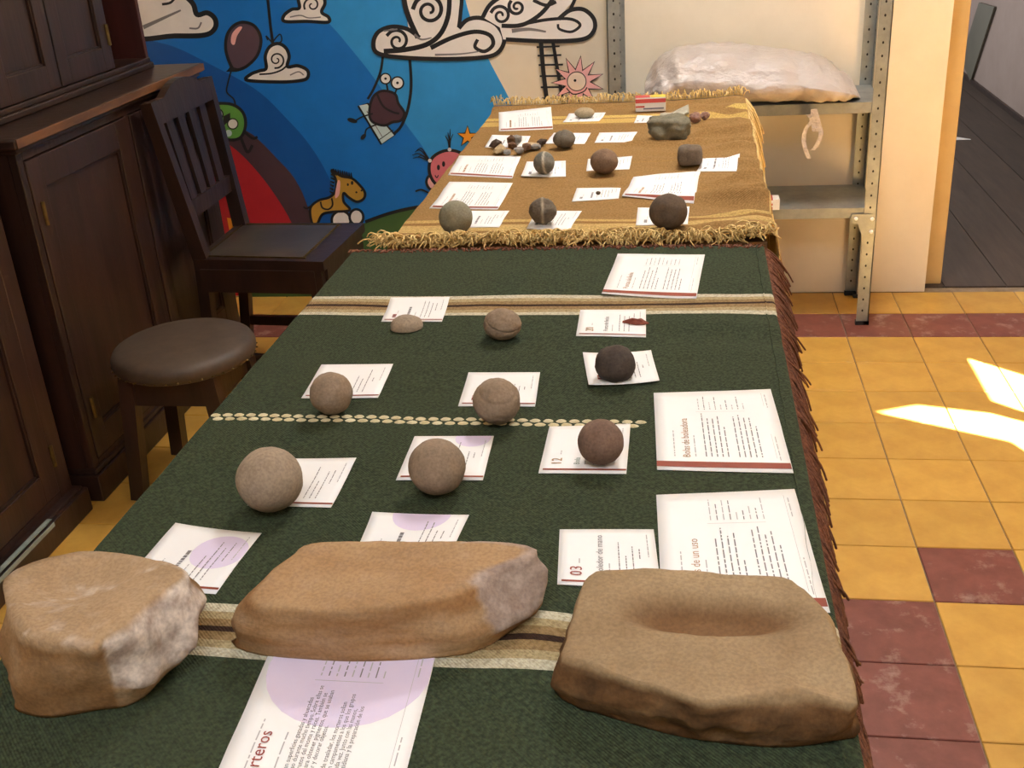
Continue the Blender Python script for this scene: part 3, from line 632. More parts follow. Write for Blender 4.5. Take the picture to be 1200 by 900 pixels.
# stitched row of cream ovals on the green cloth
sm = MB()
x = gx0+.004; k = 0
while x < gx1-.006:
    for r in (0, 1):
        cx = x+(.0075 if r else 0); cy = -2.332-.0125*((cx-gx0)/.74)-r*.0108+.001*math.sin(cx*40)+random.uniform(-.0004, .0004); cz = hg(cx, cy)
        if not -.552 < cx < -.386:
            vs = [(cx, cy, cz+.0022)]; n = 8
            for ring, (rr, zz) in enumerate(((.6, .0018), (1, .0002))):
                vs += [(cx+.0073*rr*math.cos(i*math.pi/4)*random.uniform(.9, 1.05), cy+.0046*rr*math.sin(i*math.pi/4), cz+zz) for i in range(n)]
            sm.add(vs, [(0, 1+i, 1+(i+1) % n) for i in range(n)]+[(1+i, 9+i, 9+(i+1) % n, 1+(i+1) % n) for i in range(n)])
    x += .0162
m_stitch = mat('cream wool', (214, 204, 172), (192, 176, 132), 60, .9, .4, 200)
sm.build('stitched_ovals', m_stitch, gc, True, 'stuff')
hem = MB()
P = [(gx1-.0095+.0006*math.sin(t*.9), gy0+(gy1-gy0)*t/150, 0) for t in range(151)]
hem.tube([(p[0], p[1], hg(p[0], p[1])+.0002) for p in P], .0012, 5); hem.build('hem', m_green, gc, True)
# fringes
m_fr = mat('brown fringe yarn', (84, 46, 32), (140, 88, 60), 90, .9, .6, 300); m_gf = mat('gold fringe yarn', (208, 172, 104), (234, 206, 144), 70, .9, .5, 300)
def strand(mb, p, d, L, r, curl, drop, n=5, wiggle=.004):
    """yarn from p heading along d, falling by drop"""
    pts = []; ph = random.uniform(0, 6.28); side = Vector((-d.y, d.x, 0))
    for i in range(n+1):
        t = i/n; pts.append(p+d*(L*t*(1-.25*t))+side*(curl*t*t+wiggle*math.sin(ph+t*5)*t)+Vector((0, 0, drop(t))))
    mb.tube(pts, r, 4, r*.75)
mb = MB(); y = gy0+.05
while y < gy1+.005:
    p = Vector((gx1+.004, y, hg(gx1, y)-.004)); far = (y+3.1)/1.45
    out = (.018+.032*far*random.uniform(.45, 1.2))+random.choice((0, 0, 0, .006, .012))*far
    L = random.uniform(.045, .075)
    clump = .016*math.sin(y*52)+.012*math.sin(y*131)+random.choice((0, 0, 0, .015, -.015))
    strand(mb, p, Vector((1, -.15, 0)).normalized(), out, .0017, clump+random.uniform(-.006, .006), (lambda t, L=L: -L*t**1.35), 6)
    y += .0043
mb.build('side_fringe', m_fr, gc, True, 'stuff')
mb = MB(); x = gx0-.01
while x < gx1+.006:
    xx = min(max(x, gx0), gx1); p = Vector((x, gy1+.012, hg(xx, gy1)-.004))
    strand(mb, p, Vector((random.uniform(-.5, .5), -1, 0)).normalized(), random.uniform(.022, .038), .0016, random.uniform(-.01, .01), (lambda t: .0045*min(1, t*4)), 4, .003); x += .004
mb.build('end_fringe', m_fr, gc, True, 'stuff')
mb = MB(); x = -1.075
while x < -.348:
    for lay in (0, 1, 2):
        xx = min(max(x, -1.055), -.352); z0 = hb(xx, -1.615)
        p = Vector((x+random.uniform(-.003, .003), -1.602-random.uniform(0, .012), z0+.001+.003*lay)); az = random.uniform(-.9, .9)+.5*math.sin(x*37)
        L = random.uniform(.03, .062); h = random.uniform(.004, .012)+.003*lay
        strand(mb, p, Vector((math.sin(az), -math.cos(az), 0)), L, .0017, random.uniform(-.014, .014), (lambda t, h=h, lay=lay: h*math.sin(t*2.6)-.004*t+.002*lay), 5, .004)
    x += .0034
mb.build('front_fringe', m_gf, bc, True, 'stuff')
mb = MB(); x = -1.055
while x < -.35:
    p = Vector((x, -.372, hb(x, -.37)+.002)); az = random.uniform(-.8, .8); h = random.uniform(.006, .016)*(1.5+fbm((x*8, 1, 1), 2))
    strand(mb, p, Vector((math.sin(az), math.cos(az), 0)), random.uniform(.02, .035), .0018, random.uniform(-.015, .015), (lambda t, h=h: h*math.sin(t*2.8)), 4, .004); x += .0034
mb.build('back_fringe', m_gf, bc, True, 'stuff')
mb = MB(); y = -1.61
while y < -.36:
    p = Vector((-.345, y, hb(-.352, y)-.006)); far = (y+1.6)/1.25
    L = random.uniform(.09, .14) if far > .55 else random.uniform(.10, .17)
    strand(mb, p, Vector((1, random.uniform(-.4, .2), 0)).normalized(), (.014+.07*max(0, far-.3)*random.uniform(.5, 1.15)), .0018, random.uniform(-.012, .012)+.01*math.sin(y*40), (lambda t, L=L: -L*t**1.25), 5, .004); y += .0042
mb.build('side_fringe', m_gf, bc, True, 'stuff')
# ------------------------------------------------------------------ papers
def text_geo(s, size):
    cu = bpy.data.curves.new('t', 'FONT'); cu.body = s; cu.size = size; cu.resolution_u = 2
    o = bpy.data.objects.new('t', cu); me = bpy.data.meshes.new_from_object(o)
    r = ([tuple(v.co) for v in me.vertices], [tuple(p.vertices) for p in me.polygons])
    bpy.data.objects.remove(o); bpy.data.curves.remove(cu); bpy.data.meshes.remove(me); return r
class Sheet:
    """corners near-left, far-left, far-right, near-right (world xy); a runs near to far (reading direction), b left to right (down the page)"""
    def __init__(s, c, hf, curl=(0, 0, 0, 0), z=.0013):
        s.c = [Vector((p[0], p[1])) for p in c]; s.hf = hf; s.curl = curl; s.z = z
        s.W = ((s.c[1]-s.c[0]).length+(s.c[2]-s.c[3]).length)/2; s.H = ((s.c[2]-s.c[1]).length+(s.c[3]-s.c[0]).length)/2
    def pt(s, a, b, dz=0):
        p = (s.c[0]*(1-a)+s.c[1]*a)*(1-b)+(s.c[3]*(1-a)+s.c[2]*a)*b
        q = s.curl; cz = q[0]*max(0, 1-a-b)**2+q[1]*max(0, a-b)**2+q[2]*max(0, a+b-1)**2+q[3]*max(0, b-a)**2
        aa, bb = min(max(a, 0), 1), min(max(b, 0), 1)
        return Vector((p.x, p.y, s.hf(p.x, p.y)+s.z+cz+dz))
    def sheet(s, name, n=10, m=None):
        mb = MB(); N = n+1; top = [s.pt(i/n, j/n) for i in range(N) for j in range(N)]; bot = [p-Vector((0, 0, .0004)) for p in top]; K = N*N
        fs = [(i*N+j, i*N+j+1, (i+1)*N+j+1, (i+1)*N+j) for i in range(n) for j in range(n)]
        fs = [f[::-1] for f in fs]
        fs += [tuple(k+K for k in f[::-1]) for f in fs]
        brd = [j for j in range(N)]+[i*N+n for i in range(1, N)]+[n*N+j for j in range(n-1, -1, -1)]+[i*N for i in range(n-1, 0, -1)]
        for i in range(len(brd)): p, q = brd[i], brd[(i+1) % len(brd)]; fs.append((p, q, q+K, p+K))
        o_ = s.pt(.5, .5)
        mb.add(top+bot, fs); return mb.build(name, m or m_paper, None, True, org=tuple(o_)), o_
    def quad(s, mb, a0, a1, b0, b1, dz=.0006, na=1, nb=1):
        for i in range(na):
            for j in range(nb):
                A0, A1 = a0+(a1-a0)*i/na, a0+(a1-a0)*(i+1)/na; B0, B1 = b0+(b1-b0)*j/nb, b0+(b1-b0)*(j+1)/nb
                mb.add([s.pt(A0, B0, dz), s.pt(A0, B1, dz), s.pt(A1, B1, dz), s.pt(A1, B0, dz)], [(0, 1, 2, 3)])
    def text(s, mb, t, a, b, size, dz=.0006):
        """baseline at b, starting at a"""
        vs, fs = text_geo(t, size)
        mb.add([s.pt(a+x/s.W, b-y/s.H, dz) for x, y, z in vs], [f[::-1] if False else f for f in fs])
    def words(s, mb, a0, a1, b, h, dz=.0006):
        """a line too small to read: word-length dashes"""
        a = a0
        while a < a1-.01:
            wl = random.choice((.02, .035, .05, .065, .08))*(.12/s.W)**.3; e = min(a+wl, a1); s.quad(mb, a, e, b-h/s.H, b, dz); a = e+.011
    def disc(s, mb, a, b, r, dz=.0002):
        n = 28; pts = []
        for i in range(n):
            t = i*6.2832/n; pts.append((min(max(a+r/s.W*math.cos(t), 0.004), .996), min(max(b+r/s.H*math.sin(t), .004), .996)))
        for i in range(n):
            (p0, q0), (p1, q1) = pts[i], pts[(i+1) % n]
            for k in range(6):
                f0, f1 = k/6, (k+1)/6; m0 = lambda f, p, q: s.pt(a+(p-a)*f, b+(q-b)*f, dz)
                mb.add([m0(f0, p0, q0), m0(f1, p0, q0), m0(f1, p1, q1), m0(f0, p1, q1)], [(0, 3, 2, 1)])
def put(s, name, label, group, build, curl=None):
    o, org = s.sheet(name); tag(o, label, 'paper' if name == 'text_page' else 'card', group)
    parts = {}
    build(s, lambda k: parts.setdefault(k, MB()))
    for (nm, mt), mb in parts.items(): mb.build(nm, mt, o, org=tuple(org), kind='stuff' if 'print' in nm and nm != 'printed_disc' else None).location = (0, 0, 0)
    return o
INK, LINK_, RED_, GOLD_, LIL = ('small_print', m_ink), ('footer_print', m_lightink), ('margin_bar', m_redink), ('title', m_gold), ('printed_disc', m_lilac)  # the disc is a pale lilac round area on the sheet
def page_build(title=None, body=None, disc=None, tcol=GOLD_, tstart=.14, tsize=.0125, seed=0, tb=.26):
    def f(s, P):
        random.seed(seed)
        if disc: s.disc(P(LIL), *disc)
        s.quad(P(RED_), .035, .095, .0 if title else .03, .995, na=1, nb=8)
        if title: s.text(P(tcol), title, tstart, tb, tsize)
        else: s.words(P(tcol), .15, .55, .235, .005)
        s.words(P(LINK_), .15, .46, .145, .0012); s.words(P(LINK_), .15, .4, .305, .0012)
        if body:
            for (t, a, b, sz) in body: s.text(P(INK), t, a, b, sz)
        else:
            for i in range(11):
                if i == 5: continue
                s.words(P(INK), .15, random.uniform(.58, .67) if i not in (4, 10) else random.uniform(.3, .5), .385+i*.042, .0013)
        s.quad(P(LINK_), .695, .6975, .34, .74)
        for i in range(9): s.words(P(INK if i % 2 else LINK_), .725, .725+random.uniform(.06, .2), .37+i*.046, .0011)
        s.quad(P(LINK_), .14, .94, .905, .9075); s.words(P(LINK_), .12, .4, .935, .0011); s.words(P(LINK_), .74, .92, .935, .0011)
    return f
def card_build(num=None, title=None, disc=None, seed=0, ncol=('number', m_rtitle), tcol=('title', m_ink), bar=True):
    def f(s, P):
        random.seed(seed+50)
        if disc: s.disc(P(LIL), *disc)
        if bar: s.quad(P(RED_), .055, .085, .04, .995, nb=8)
        if num: s.text(P(ncol), num, .16, .24, .017)
        else: s.words(P(ncol), .16, .3, .21, .006)
        s.words(P(LINK_), .38 if num else .34, .46, .22, .0012)
        if title: s.text(P(tcol), title, .17, .45, .0095)
        else: s.words(P(tcol), .17, .62, .42, .004)
        s.words(P(LINK_), .17, .4, .52, .0012)
        for i in range(4): s.words(P(INK), .17+(.3 if i == 3 else 0), random.uniform(.5, .85), .62+i*.07, .0011)
        s.words(P(LINK_), .5, .9, .92, .0011)
    return f
def W2(px, z=ZT): return [(lambda q: (q.x, q.y))(bp(u, v, 2, z)) for u, v in px]
GP, GB = 'information cards on the green cloth', 'information cards on the brown cloth'
# --- green cloth
put(Sheet(W2([(705, 347), (724, 298), (826, 299), (816, 350)]), hg, (.004, 0, 0, 0)), 'text_page', 'white text page headed Puntas de flecha, by the gold fringe', 'text pages', page_build('Puntas de flecha', seed=1))
put(Sheet(W2([(770, 551), (766, 461), (903, 457), (930, 555)]), hg), 'text_page', 'white text page headed Bolas de boleadora, by the brown side fringe', 'text pages', page_build('Bolas de boleadora', seed=2))
put(Sheet(W2([(776, 716), (769, 581), (931, 573), (973, 719)]), hg), 'text_page', 'white text page partly under the hollowed right-hand stone', 'text pages', page_build('Piedras de un uso', seed=3))
body = [('Presentan superficies gastadas y ahuecadas', .12, .37, .0058), ('por el uso durante mucho tiempo. Sobre ellas se', .12, .405, .0058), ('molían frutos del monte y raíces. También se', .12, .44, .0058),
        ('usaban para obtener pigmentos, que se usaban', .12, .475, .0058), ('para teñir y decorar objetos.', .12, .51, .0058), ('Difíciles de trasladar, los morteros solían', .12, .57, .0058), ('quedar en campamentos a los que los grupos', .12, .605, .0058),
        ('volvían cada vez. Junto con las manos,', .12, .64, .0058), ('la vida cotidiana y la preparación de los', .12, .675, .0058)]
r0, r1 = bp(510, 775, 2, ZT), bp(478, 900, 2, ZT); l0, l1 = bp(313, 772, 2, ZT), bp(258, 900, 2, ZT)
def along(a, b, y): t = (y-a.y)/(b.y-a.y); return (a.x+(b.x-a.x)*t, y)
yf, yn = -2.768, -2.978
put(Sheet([along(l0, l1, yn), along(l0, l1, yf), along(r0, r1, yf), along(r0, r1, yn)], hg), 'text_page', 'white text page with a pale lilac disc, sticking out from under the oblong stone', 'text pages',
    page_build('Morteros', body, (.78, .52, .073), ('title', m_rtitle), .1, .016, 4, .215))
put(Sheet(W2([(675, 394), (680, 363), (757, 363), (757, 395)]), hg), 'info_card', 'small white card numbered 20 with a red stone point on it', GP, card_build('20', 'Punta de flecha', seed=1, ncol=('number', m_gold)))
put(Sheet(W2([(690, 456), (683, 416), (763, 414), (773, 450)]), hg, (.006, .004, .004, .004)), 'info_card', 'crumpled small white card under the blackish stone', GP, card_build(seed=2, bar=False))
put(Sheet(W2([(653, 687), (656, 623), (766, 622), (775, 690)]), hg), 'info_card', 'small white card numbered 03 headed Moledor de mano', GP, card_build('03', 'Moledor de mano', seed=3))
put(Sheet(W2([(631, 556), (644, 502), (739, 501), (734, 556)]), hg, (0, 0, .003, 0)), 'info_card', 'small white card numbered 12 under a smooth brown stone ball', GP, card_build('12', 'Bola', seed=4, ncol=('number', m_gold), tcol=('title', m_greentitle)))
put(Sheet(W2([(464, 564), (486, 513), (579, 513), (566, 564)]), hg), 'info_card', 'small white card with a lilac disc under a tan stone ball, beyond the oblong stone', GP, card_build(seed=5, disc=(.95, .75, .022)))
put(Sheet(W2([(537, 477), (549, 437), (633, 437), (627, 477)]), hg), 'info_card', 'small white card under the ridged stone ball just beyond the stitched line', GP, card_build(seed=6))
put(Sheet(W2([(353, 467), (377, 429), (461, 428), (443, 467)]), hg), 'info_card', 'small white card under a rough stone ball opposite the stool', GP, card_build(seed=7))
put(Sheet(W2([(290, 593), (325, 538), (418, 539), (388, 596)]), hg, (0, 0, .002, 0)), 'info_card', 'small white card under the largest pale stone ball', GP, card_build(seed=8))
put(Sheet(W2([(447, 378), (458, 349), (527, 348), (518, 378)]), hg), 'info_card', 'small white card under the domed half stone on the striped band', GP, card_build(seed=9))
put(Sheet(W2([(138, 688), (207, 619), (307, 626), (253, 697)]), hg, (0, .006, 0, 0)), 'info_card', 'small white card with a lilac disc beside the broken block stone', GP, card_build(seed=10, disc=(.62, .72, .03)))
put(Sheet(W2([(412, 662), (437, 605), (550, 605), (523, 662)]), hg, (0, .004, 0, 0)), 'info_card', 'small white card with a lilac disc half hidden behind the oblong stone', GP, card_build(seed=11, disc=(.98, .52, .03)))
# --- brown cloth
def WB(px): return W2(px, ZT+.002)
put(Sheet(WB([(584.7, 153.7), (584.5, 132), (646, 128), (648, 151)]), hb), 'text_page', 'white text page at the far left end of the brown cloth', 'text pages', page_build(seed=11))
put(Sheet(WB([(525, 205), (538, 181.7), (610.7, 182), (600, 208)]), hb), 'text_page', 'white text page between the flake pile and another page on the brown cloth', 'text pages', page_build(seed=12))
put(Sheet(WB([(503, 244), (526.7, 213), (601, 214), (583, 245)]), hb), 'text_page', 'white text page just behind the grey-green stone ball', 'text pages', page_build(seed=13))
put(Sheet(WB([(729, 231), (742.5, 207), (821, 200), (813, 237)]), hb, (.003, 0, 0, 0)), 'text_page', 'white text page just behind the dark brown stone ball', 'text pages', page_build(seed=14))
for px, lab, sd, cu in (
    ([(659.5, 143.7), (667, 133), (710, 131.7), (702, 142)], 'small white card under the flat pale pebble', 21, 0),
    ([(568, 172), (576.7, 158), (621.7, 159), (615, 173)], 'small white card behind the pile of stone flakes', 22, 0),
    ([(638.7, 168), (649, 155), (692.5, 155), (685, 168.5)], 'small white card under the small grooved grey ball', 23, 0),
    ([(696.7, 167), (702.5, 154.7), (747, 154), (739, 166)], 'small bare white card lying left of the flat-topped grey block', 24, 0),
    ([(610.5, 207), (617.5, 191), (663, 188), (663, 206)], 'small white card under the pebble with a white band', 25, .004),
    ([(687, 200), (689, 186), (741, 183), (737.5, 198)], 'small white card under the smooth reddish brown ball on the brown cloth', 26, 0),
    ([(670, 235), (676, 219.5), (727.5, 219), (725, 232)], 'small white card with a tiny dark chip on it', 27, 0),
    ([(535, 266), (548, 247), (597, 246.7), (585, 266)], 'small white card beside the grey-green stone ball', 28, 0),
    ([(617, 267), (630, 247), (682, 247), (668, 267.5)], 'small white card under the ridged brown ball nearest the gold fringe', 29, 0),
    ([(816, 198.5), (827, 183), (867, 181.7), (863, 198)], 'small white card tucked under the squarish brown stone', 30, 0),
    ([(745, 264), (747.5, 242), (808, 240), (806, 263)], 'small white card under the dark brown stone ball on the brown cloth', 31, 0),
    ([(743, 145), (746.7, 134), (771, 135), (765, 145)], 'very small white card in front of the little carton', 32, 0)):
    put(Sheet(WB(px), hb, (0, 0, 0, 0) if not cu else (cu, cu, 0, 0)), 'info_card', lab, GB, card_build(seed=sd, bar=False, ncol=('number', m_ink)))
# ------------------------------------------------------------------ stones
def smat(name, a, b, sc=30, attr=None, ca=None, bump=.3, rough=.88, tint=False, stretch=(1, 1, 1)):
    def speck(nt, tc, out):
        L = nt.links; v = nd(nt, 'ShaderNodeTexNoise'); v.inputs['Scale'].default_value = 300; v.inputs['Detail'].default_value = 5; L.new(tc.outputs['Object'], v.inputs['Vector'])
        r = nd(nt, 'ShaderNodeValToRGB'); r.color_ramp.elements[0].position = .36; r.color_ramp.elements[1].position = .62; r.color_ramp.elements[0].color = (.62, .6, .58, 1); r.color_ramp.elements[1].color = (1.12, 1.1, 1.06, 1)
        L.new(v.outputs[0], r.inputs[0]); m = nd(nt, 'ShaderNodeMix', data_type='RGBA', blend_type='MULTIPLY'); m.inputs[0].default_value = .42
        L.new(out, m.inputs[6]); L.new(r.outputs[0], m.inputs[7]); out = m.outputs[2]
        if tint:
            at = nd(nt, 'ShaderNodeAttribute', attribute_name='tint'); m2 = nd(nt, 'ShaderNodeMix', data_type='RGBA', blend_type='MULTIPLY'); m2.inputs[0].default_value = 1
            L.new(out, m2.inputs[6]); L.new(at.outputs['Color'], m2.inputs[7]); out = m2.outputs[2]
        return out
    return mat(name, a, b, sc, rough, bump, 220, stretch, attr=attr, ca=ca, spec=.2, extra=speck, bdist=.0025)
def surf_z(u, v, hf, z): q = bp(u, v, 2, z); return hf(q.x, q.y)
def ball(name, label, group, u, v, r, hf, m, shape=(1, 1, 1), rough=.012, groove=None, band=None, sub=4, seed=0, flat=0, low=0, fn=None, cat='stone'):
    """u, v pixel centre and r pixel half-width; rests on the cloth"""
    z = ZT; R = .03
    for _ in range(6):
        R = r*((bp(u, v, 2, z+R)-CAM).dot(FV))/FPX; q = bp(u, v, 2, z+R*shape[2]*(1-low)); z = hf(q.x, q.y)
    bm = bmesh.new(); bmesh.ops.create_icosphere(bm, subdivisions=sub, radius=1); msk = []
    for vt in bm.verts:
        p = vt.co.copy(); k = 1+rough*2.2*fbm(p*1.7+Vector((seed*3.1, seed, 2)), 3)+rough*.5*fbm(p*9+Vector((seed, 7, 1)), 3)
        if groove:
            n = Vector(groove[0]).normalized(); k -= groove[1]*math.exp(-((p.dot(n)-groove[3] if len(groove) > 3 else p.dot(n))/groove[2])**2)
        mk = 0
        if band:
            n = Vector(band[0]).normalized(); mk = math.exp(-((p.dot(n)-band[2])/band[1])**2)
        if fn: k *= fn(p)
        msk.append(mk)
        p = p*k; p = Vector((p.x*shape[0], p.y*shape[1], p.z*shape[2]))
        if flat and p.z < -shape[2]*(1-flat): p.z = -shape[2]*(1-flat)
        vt.co = p*R
    zmin = min(vt.co.z for vt in bm.verts); zc = z+.0012-zmin
    me = bpy.data.meshes.new(name); bm.verts.index_update()
    bm.to_mesh(me); bm.free()
    me.polygons.foreach_set('use_smooth', [True]*len(me.polygons)); me.materials.append(m)
    if band or groove:
        at = me.attributes.new('mask', 'FLOAT', 'POINT'); at.data.foreach_set('value', msk)
    q = bp(u, v, 2, zc)
    o = bpy.data.objects.new(name, me); C.objects.link(o); o.location = (q.x, q.y, zc); tag(o, label, cat, group); return o
ms_tan = smat('tan granite', (142, 126, 108), (168, 150, 130)); ms_tan2 = smat('tan brown stone', (130, 112, 94), (156, 136, 116)); ms_brn = smat('brown stone', (108, 86, 74), (132, 108, 94))
ms_dk = smat('blackish stone', (62, 54, 50), (88, 77, 70)); ms_gry = smat('grey green stone', (120, 116, 98), (148, 142, 122)); ms_red = smat('reddish brown stone', (112, 90, 74), (136, 112, 92))
ms_dkb = smat('dark brown stone', (82, 68, 56), (106, 90, 75)); ms_band = smat('banded grey stone', (96, 94, 87), (124, 120, 110), attr='mask', ca=((196, 186, 166), (220, 212, 194)))
ms_grv = smat('grooved grey stone', (94, 87, 77), (122, 113, 101)); ms_blk = smat('squarish brown stone', (98, 86, 74), (124, 110, 96)); ms_peb = smat('pale pebble', (150, 134, 108), (170, 154, 126))
ms_ridge = smat('pale ridged stone', (88, 80, 70), (114, 104, 92), attr='mask', ca=((150, 138, 120), (176, 164, 146)))
GBL = 'stone balls on the green cloth'; BBL = 'stones on the brown cloth'
ball('stone_ball', 'largest pale tan stone ball, beside the broken block stone', GBL, 316, 562, 38.5, hg, ms_tan, seed=1)
ball('stone_ball', 'rough tan stone ball opposite the stool', GBL, 388, 461, 25, hg, ms_tan2, seed=2, rough=.018)
ball('stone_ball', 'round tan stone ball on a card beyond the oblong stone', GBL, 512, 547, 33.5, hg, ms_tan2, seed=3)
ball('stone_ball', 'tan stone ball with a curved ridge near its top, on the stitched line', GBL, 582, 470, 27.5, hg, ms_tan2, seed=4, rough=.02, groove=((.15, -.35, .9), .05, .05, .62), sub=5)
ball('stone_ball', 'smooth brown stone ball standing on the card numbered 12', GBL, 704, 518, 27, hg, ms_brn, seed=5, rough=.008)
ball('dark_stone', 'blackish rough stone with a chipped base on a crumpled card', GBL, 721, 426.5, 24, hg, ms_dk, (1, 1, .93), seed=6, rough=.03, flat=.12, sub=4)
ball('cracked_stone', 'brownish stone split by a curved crack, lying bare on the green cloth', GBL, 588.5, 380, 22.5, hg, ms_tan2, (1, .95, .82), seed=7, rough=.025, groove=((.3, -.25, .8), .14, .03, .25), flat=.1, sub=5)
ball('domed_stone', 'domed tan half stone with a flat base', GBL, 477, 383, 20.5, hg, ms_tan, (1, .9, .72), seed=8, rough=.025, flat=.95, low=.93)
ball('stone_ball', 'grey-green stone ball beside the gold fringe', BBL, 534, 255, 20, hb, ms_gry, seed=9)
ball('grooved_ball', 'brown stone ball with a pale vertical ridge, near the gold fringe', BBL, 636, 247, 16, hb, ms_ridge, (1, 1, .93), seed=10, rough=.03, groove=((1, .1, 0), -.05, .12), band=((1, .1, 0), .10, 0), sub=5)
ball('stone_ball', 'dark brown stone ball near the front of the brown cloth', BBL, 783, 248, 22.5, hb, ms_dkb, (1, 1, .92), seed=11, rough=.014)
ball('banded_pebble', 'grey pebble with a white band around it', BBL, 637.5, 191, 13, hb, ms_band, (.95, 1, 1.02), seed=12, band=((1, -.15, .12), .09, .2))
ball('stone_ball', 'smooth reddish brown stone ball in the middle of the brown cloth', BBL, 708, 189, 16.3, hb, ms_red, (1, 1, .9), seed=13, rough=.012)
ball('grooved_ball', 'small grey stone ball with a groove round its middle', BBL, 661, 163, 13, hb, ms_grv, (1, 1, .82), seed=14, rough=.02, groove=((1, -.1, 0), .09, .1, -.25))
def sq(p):   # squarish
    q = 1/max(abs(p.x)**5+abs(p.y)**5+abs(p.z)**5, 1e-6)**(1/5); return .8*q+.2
ball('square_stone', 'squarish brown stone with flattened sides', BBL, 808.5, 181.5, 14.5, hb, ms_blk, (1, .9, .8), seed=15, rough=.03, fn=sq)
ball('flat_pebble', 'flat pale pebble by the back fringe', BBL, 685, 132, 12, hb, ms_peb, (1, .8, .5), seed=16, rough=.015, low=-.0)
ball('stone_chip', 'tiny dark stone chip lying on a card', BBL, 701, 226, 3, hb, ms_dkb, (1, .8, .7), seed=17, rough=.08, sub=2)
ms_top = smat('grey block stone', (100, 96, 80), (128, 122, 104))
def blockfn(p):
    q = 1/max(abs(p.x)**5+abs(p.y)**5+abs(p.z)**5, 1e-6)**(1/5); return .85*q+.15
ball('block_stone', 'large flat-topped grey block stone on the brown cloth', BBL, 784.5, 149.5, 22.5, hb, ms_top, (1.05, .95, .6), seed=18, rough=.09, fn=blockfn)
# red stone point on card 20
ms_pt = smat('red flint', (104, 48, 36), (150, 84, 66), 60, rough=.5)
def shard(name, label, group, p, sx, sy, sz, rz, m, seed, cat='stone', sub=2, sharp=.35):
    bm = bmesh.new(); bmesh.ops.create_icosphere(bm, subdivisions=sub, radius=1)
    for v in bm.verts:
        q = v.co.copy(); v.co = Vector((q.x*sx, q.y*sy, q.z*sz))*(1+sharp*fbm(q*1.6+Vector((seed*2.3, seed, 1)), 2))
    zm = min(v.co.z for v in bm.verts); me = bpy.data.meshes.new(name); bm.to_mesh(me); bm.free(); me.materials.append(m)
    o = bpy.data.objects.new(name, me); C.objects.link(o); o.location = (p[0], p[1], p[2]-zm+.0006); o.rotation_euler = (0, 0, rz); tag(o, label, cat, group); return o
q = bp(746, 380, 2, ZT); bm = bmesh.new()
outl = [(-.017, .001), (-.012, .0055), (0, .0075), (.009, .005), (.012, .003), (.019, .0015), (.019, -.002), (.012, -.0035), (.008, -.0055), (-.002, -.007), (-.012, -.0045)]
n = len(outl); mb = MB(); mb.add([(x, y, 0) for x, y in outl]+[(x*.5+.0, y*.45, .004+.001*math.sin(i*2)) for i, (x, y) in enumerate(outl)]+[(x, y, -.0015) for x, y in outl],
    [(i, (i+1) % n, n+(i+1) % n, n+i) for i in range(n)]+[(2*n+i, 2*n+(i+1) % n, (i+1) % n, i) for i in range(n)]+[tuple(n+i for i in range(n)), tuple(2*n+i for i in range(n-1, -1, -1))])
o = mb.build('stone_point', ms_pt); o.location = (q.x, q.y, hg(q.x, q.y)+.0035); o.rotation_euler = (0, 0, math.pi-.12); o.scale = (1.1, 1.1, 1.1); tag(o, 'small reddish brown chipped stone point on a card', 'stone')
# flake pile
fm = [smat('flake '+k, a, b, 60, rough=.55) for k, a, b in (('brown', (84, 60, 44), (110, 82, 60)), ('cream', (176, 152, 116), (198, 176, 140)), ('grey', (120, 116, 112), (150, 146, 142)), ('dark', (66, 52, 44), (88, 70, 58)))]
FL = [(582, 171, 7.5, 5, 3), (587, 177, 10, 4, 1), (600, 168, 6, 6, 0), (606, 167, 7, 6.5, 2), (609, 178, 8, 4.5, 2), (622, 172, 9, 4, 1), (617, 175, 7, 4, 0), (634, 168, 6, 4, 3), (628, 173, 6, 3.5, 2), (594, 179, 5, 3, 2), (601, 173, 5, 4, 0)]
for i, (u, v, a, b, k) in enumerate(FL):
    q = bp(u, v+b*.4, 2, ZT+.004); s = 1/FPX*(q-CAM).dot(FV)
    shard('stone_flake', ('brown', 'cream', 'pale grey', 'dark brown')[k]+' chipped stone flake in the pile on the brown cloth', 'stone flakes in a pile', (q.x, q.y, hb(q.x, q.y)+.001), a*s*1.15, a*s*.95, b*s*1.15, i*1.3, fm[k], i, sub=1, sharp=.5)
# wrapped nuggets and clear packet behind the block stone
ms_nug = smat('reddish speckled nugget', (112, 74, 64), (168, 134, 120), 90, rough=.5)
for i, (u, v, a, b) in enumerate(((815, 142, 7.5, 6), (826, 139, 6.5, 4.5))):
    q = bp(u, v+3, 2, ZT+.004); s = 1/FPX*(q-CAM).dot(FV); shard('nugget', ('larger reddish speckled nugget touching the grey block stone', 'smaller reddish speckled nugget beside a larger one')[i], 'reddish nuggets', (q.x, q.y, hb(q.x, q.y)+.001), a*s, a*s*.8, b*s, i, ms_nug, 30+i, sub=3, sharp=.3)
m_film = mat('clear grey film', (150, 146, 130), (190, 186, 170), 40, .2, .5, 60)
q = bp(790, 134, 2, ZT+.01); mb = MB(); g = []
for i in range(7):
    for j in range(5):
        s, t = i/6-.5, j/4-.5; g.append((q.x+s*.075, q.y+t*.06, hb(q.x, q.y)+.002+.03*max(0, s+.35)*(1-abs(t))+.006*fbm((s*7, t*7, 3), 3)+.006))
mb.add(g, [(i*5+j, (i+1)*5+j, (i+1)*5+j+1, i*5+j+1) for i in range(6) for j in range(4)])
o = mb.build('plastic_packet', m_film); o.modifiers.new('thick', 'SOLIDIFY').thickness = .004; tag(o, 'crumpled clear packet propped behind the grey block stone', 'packet')
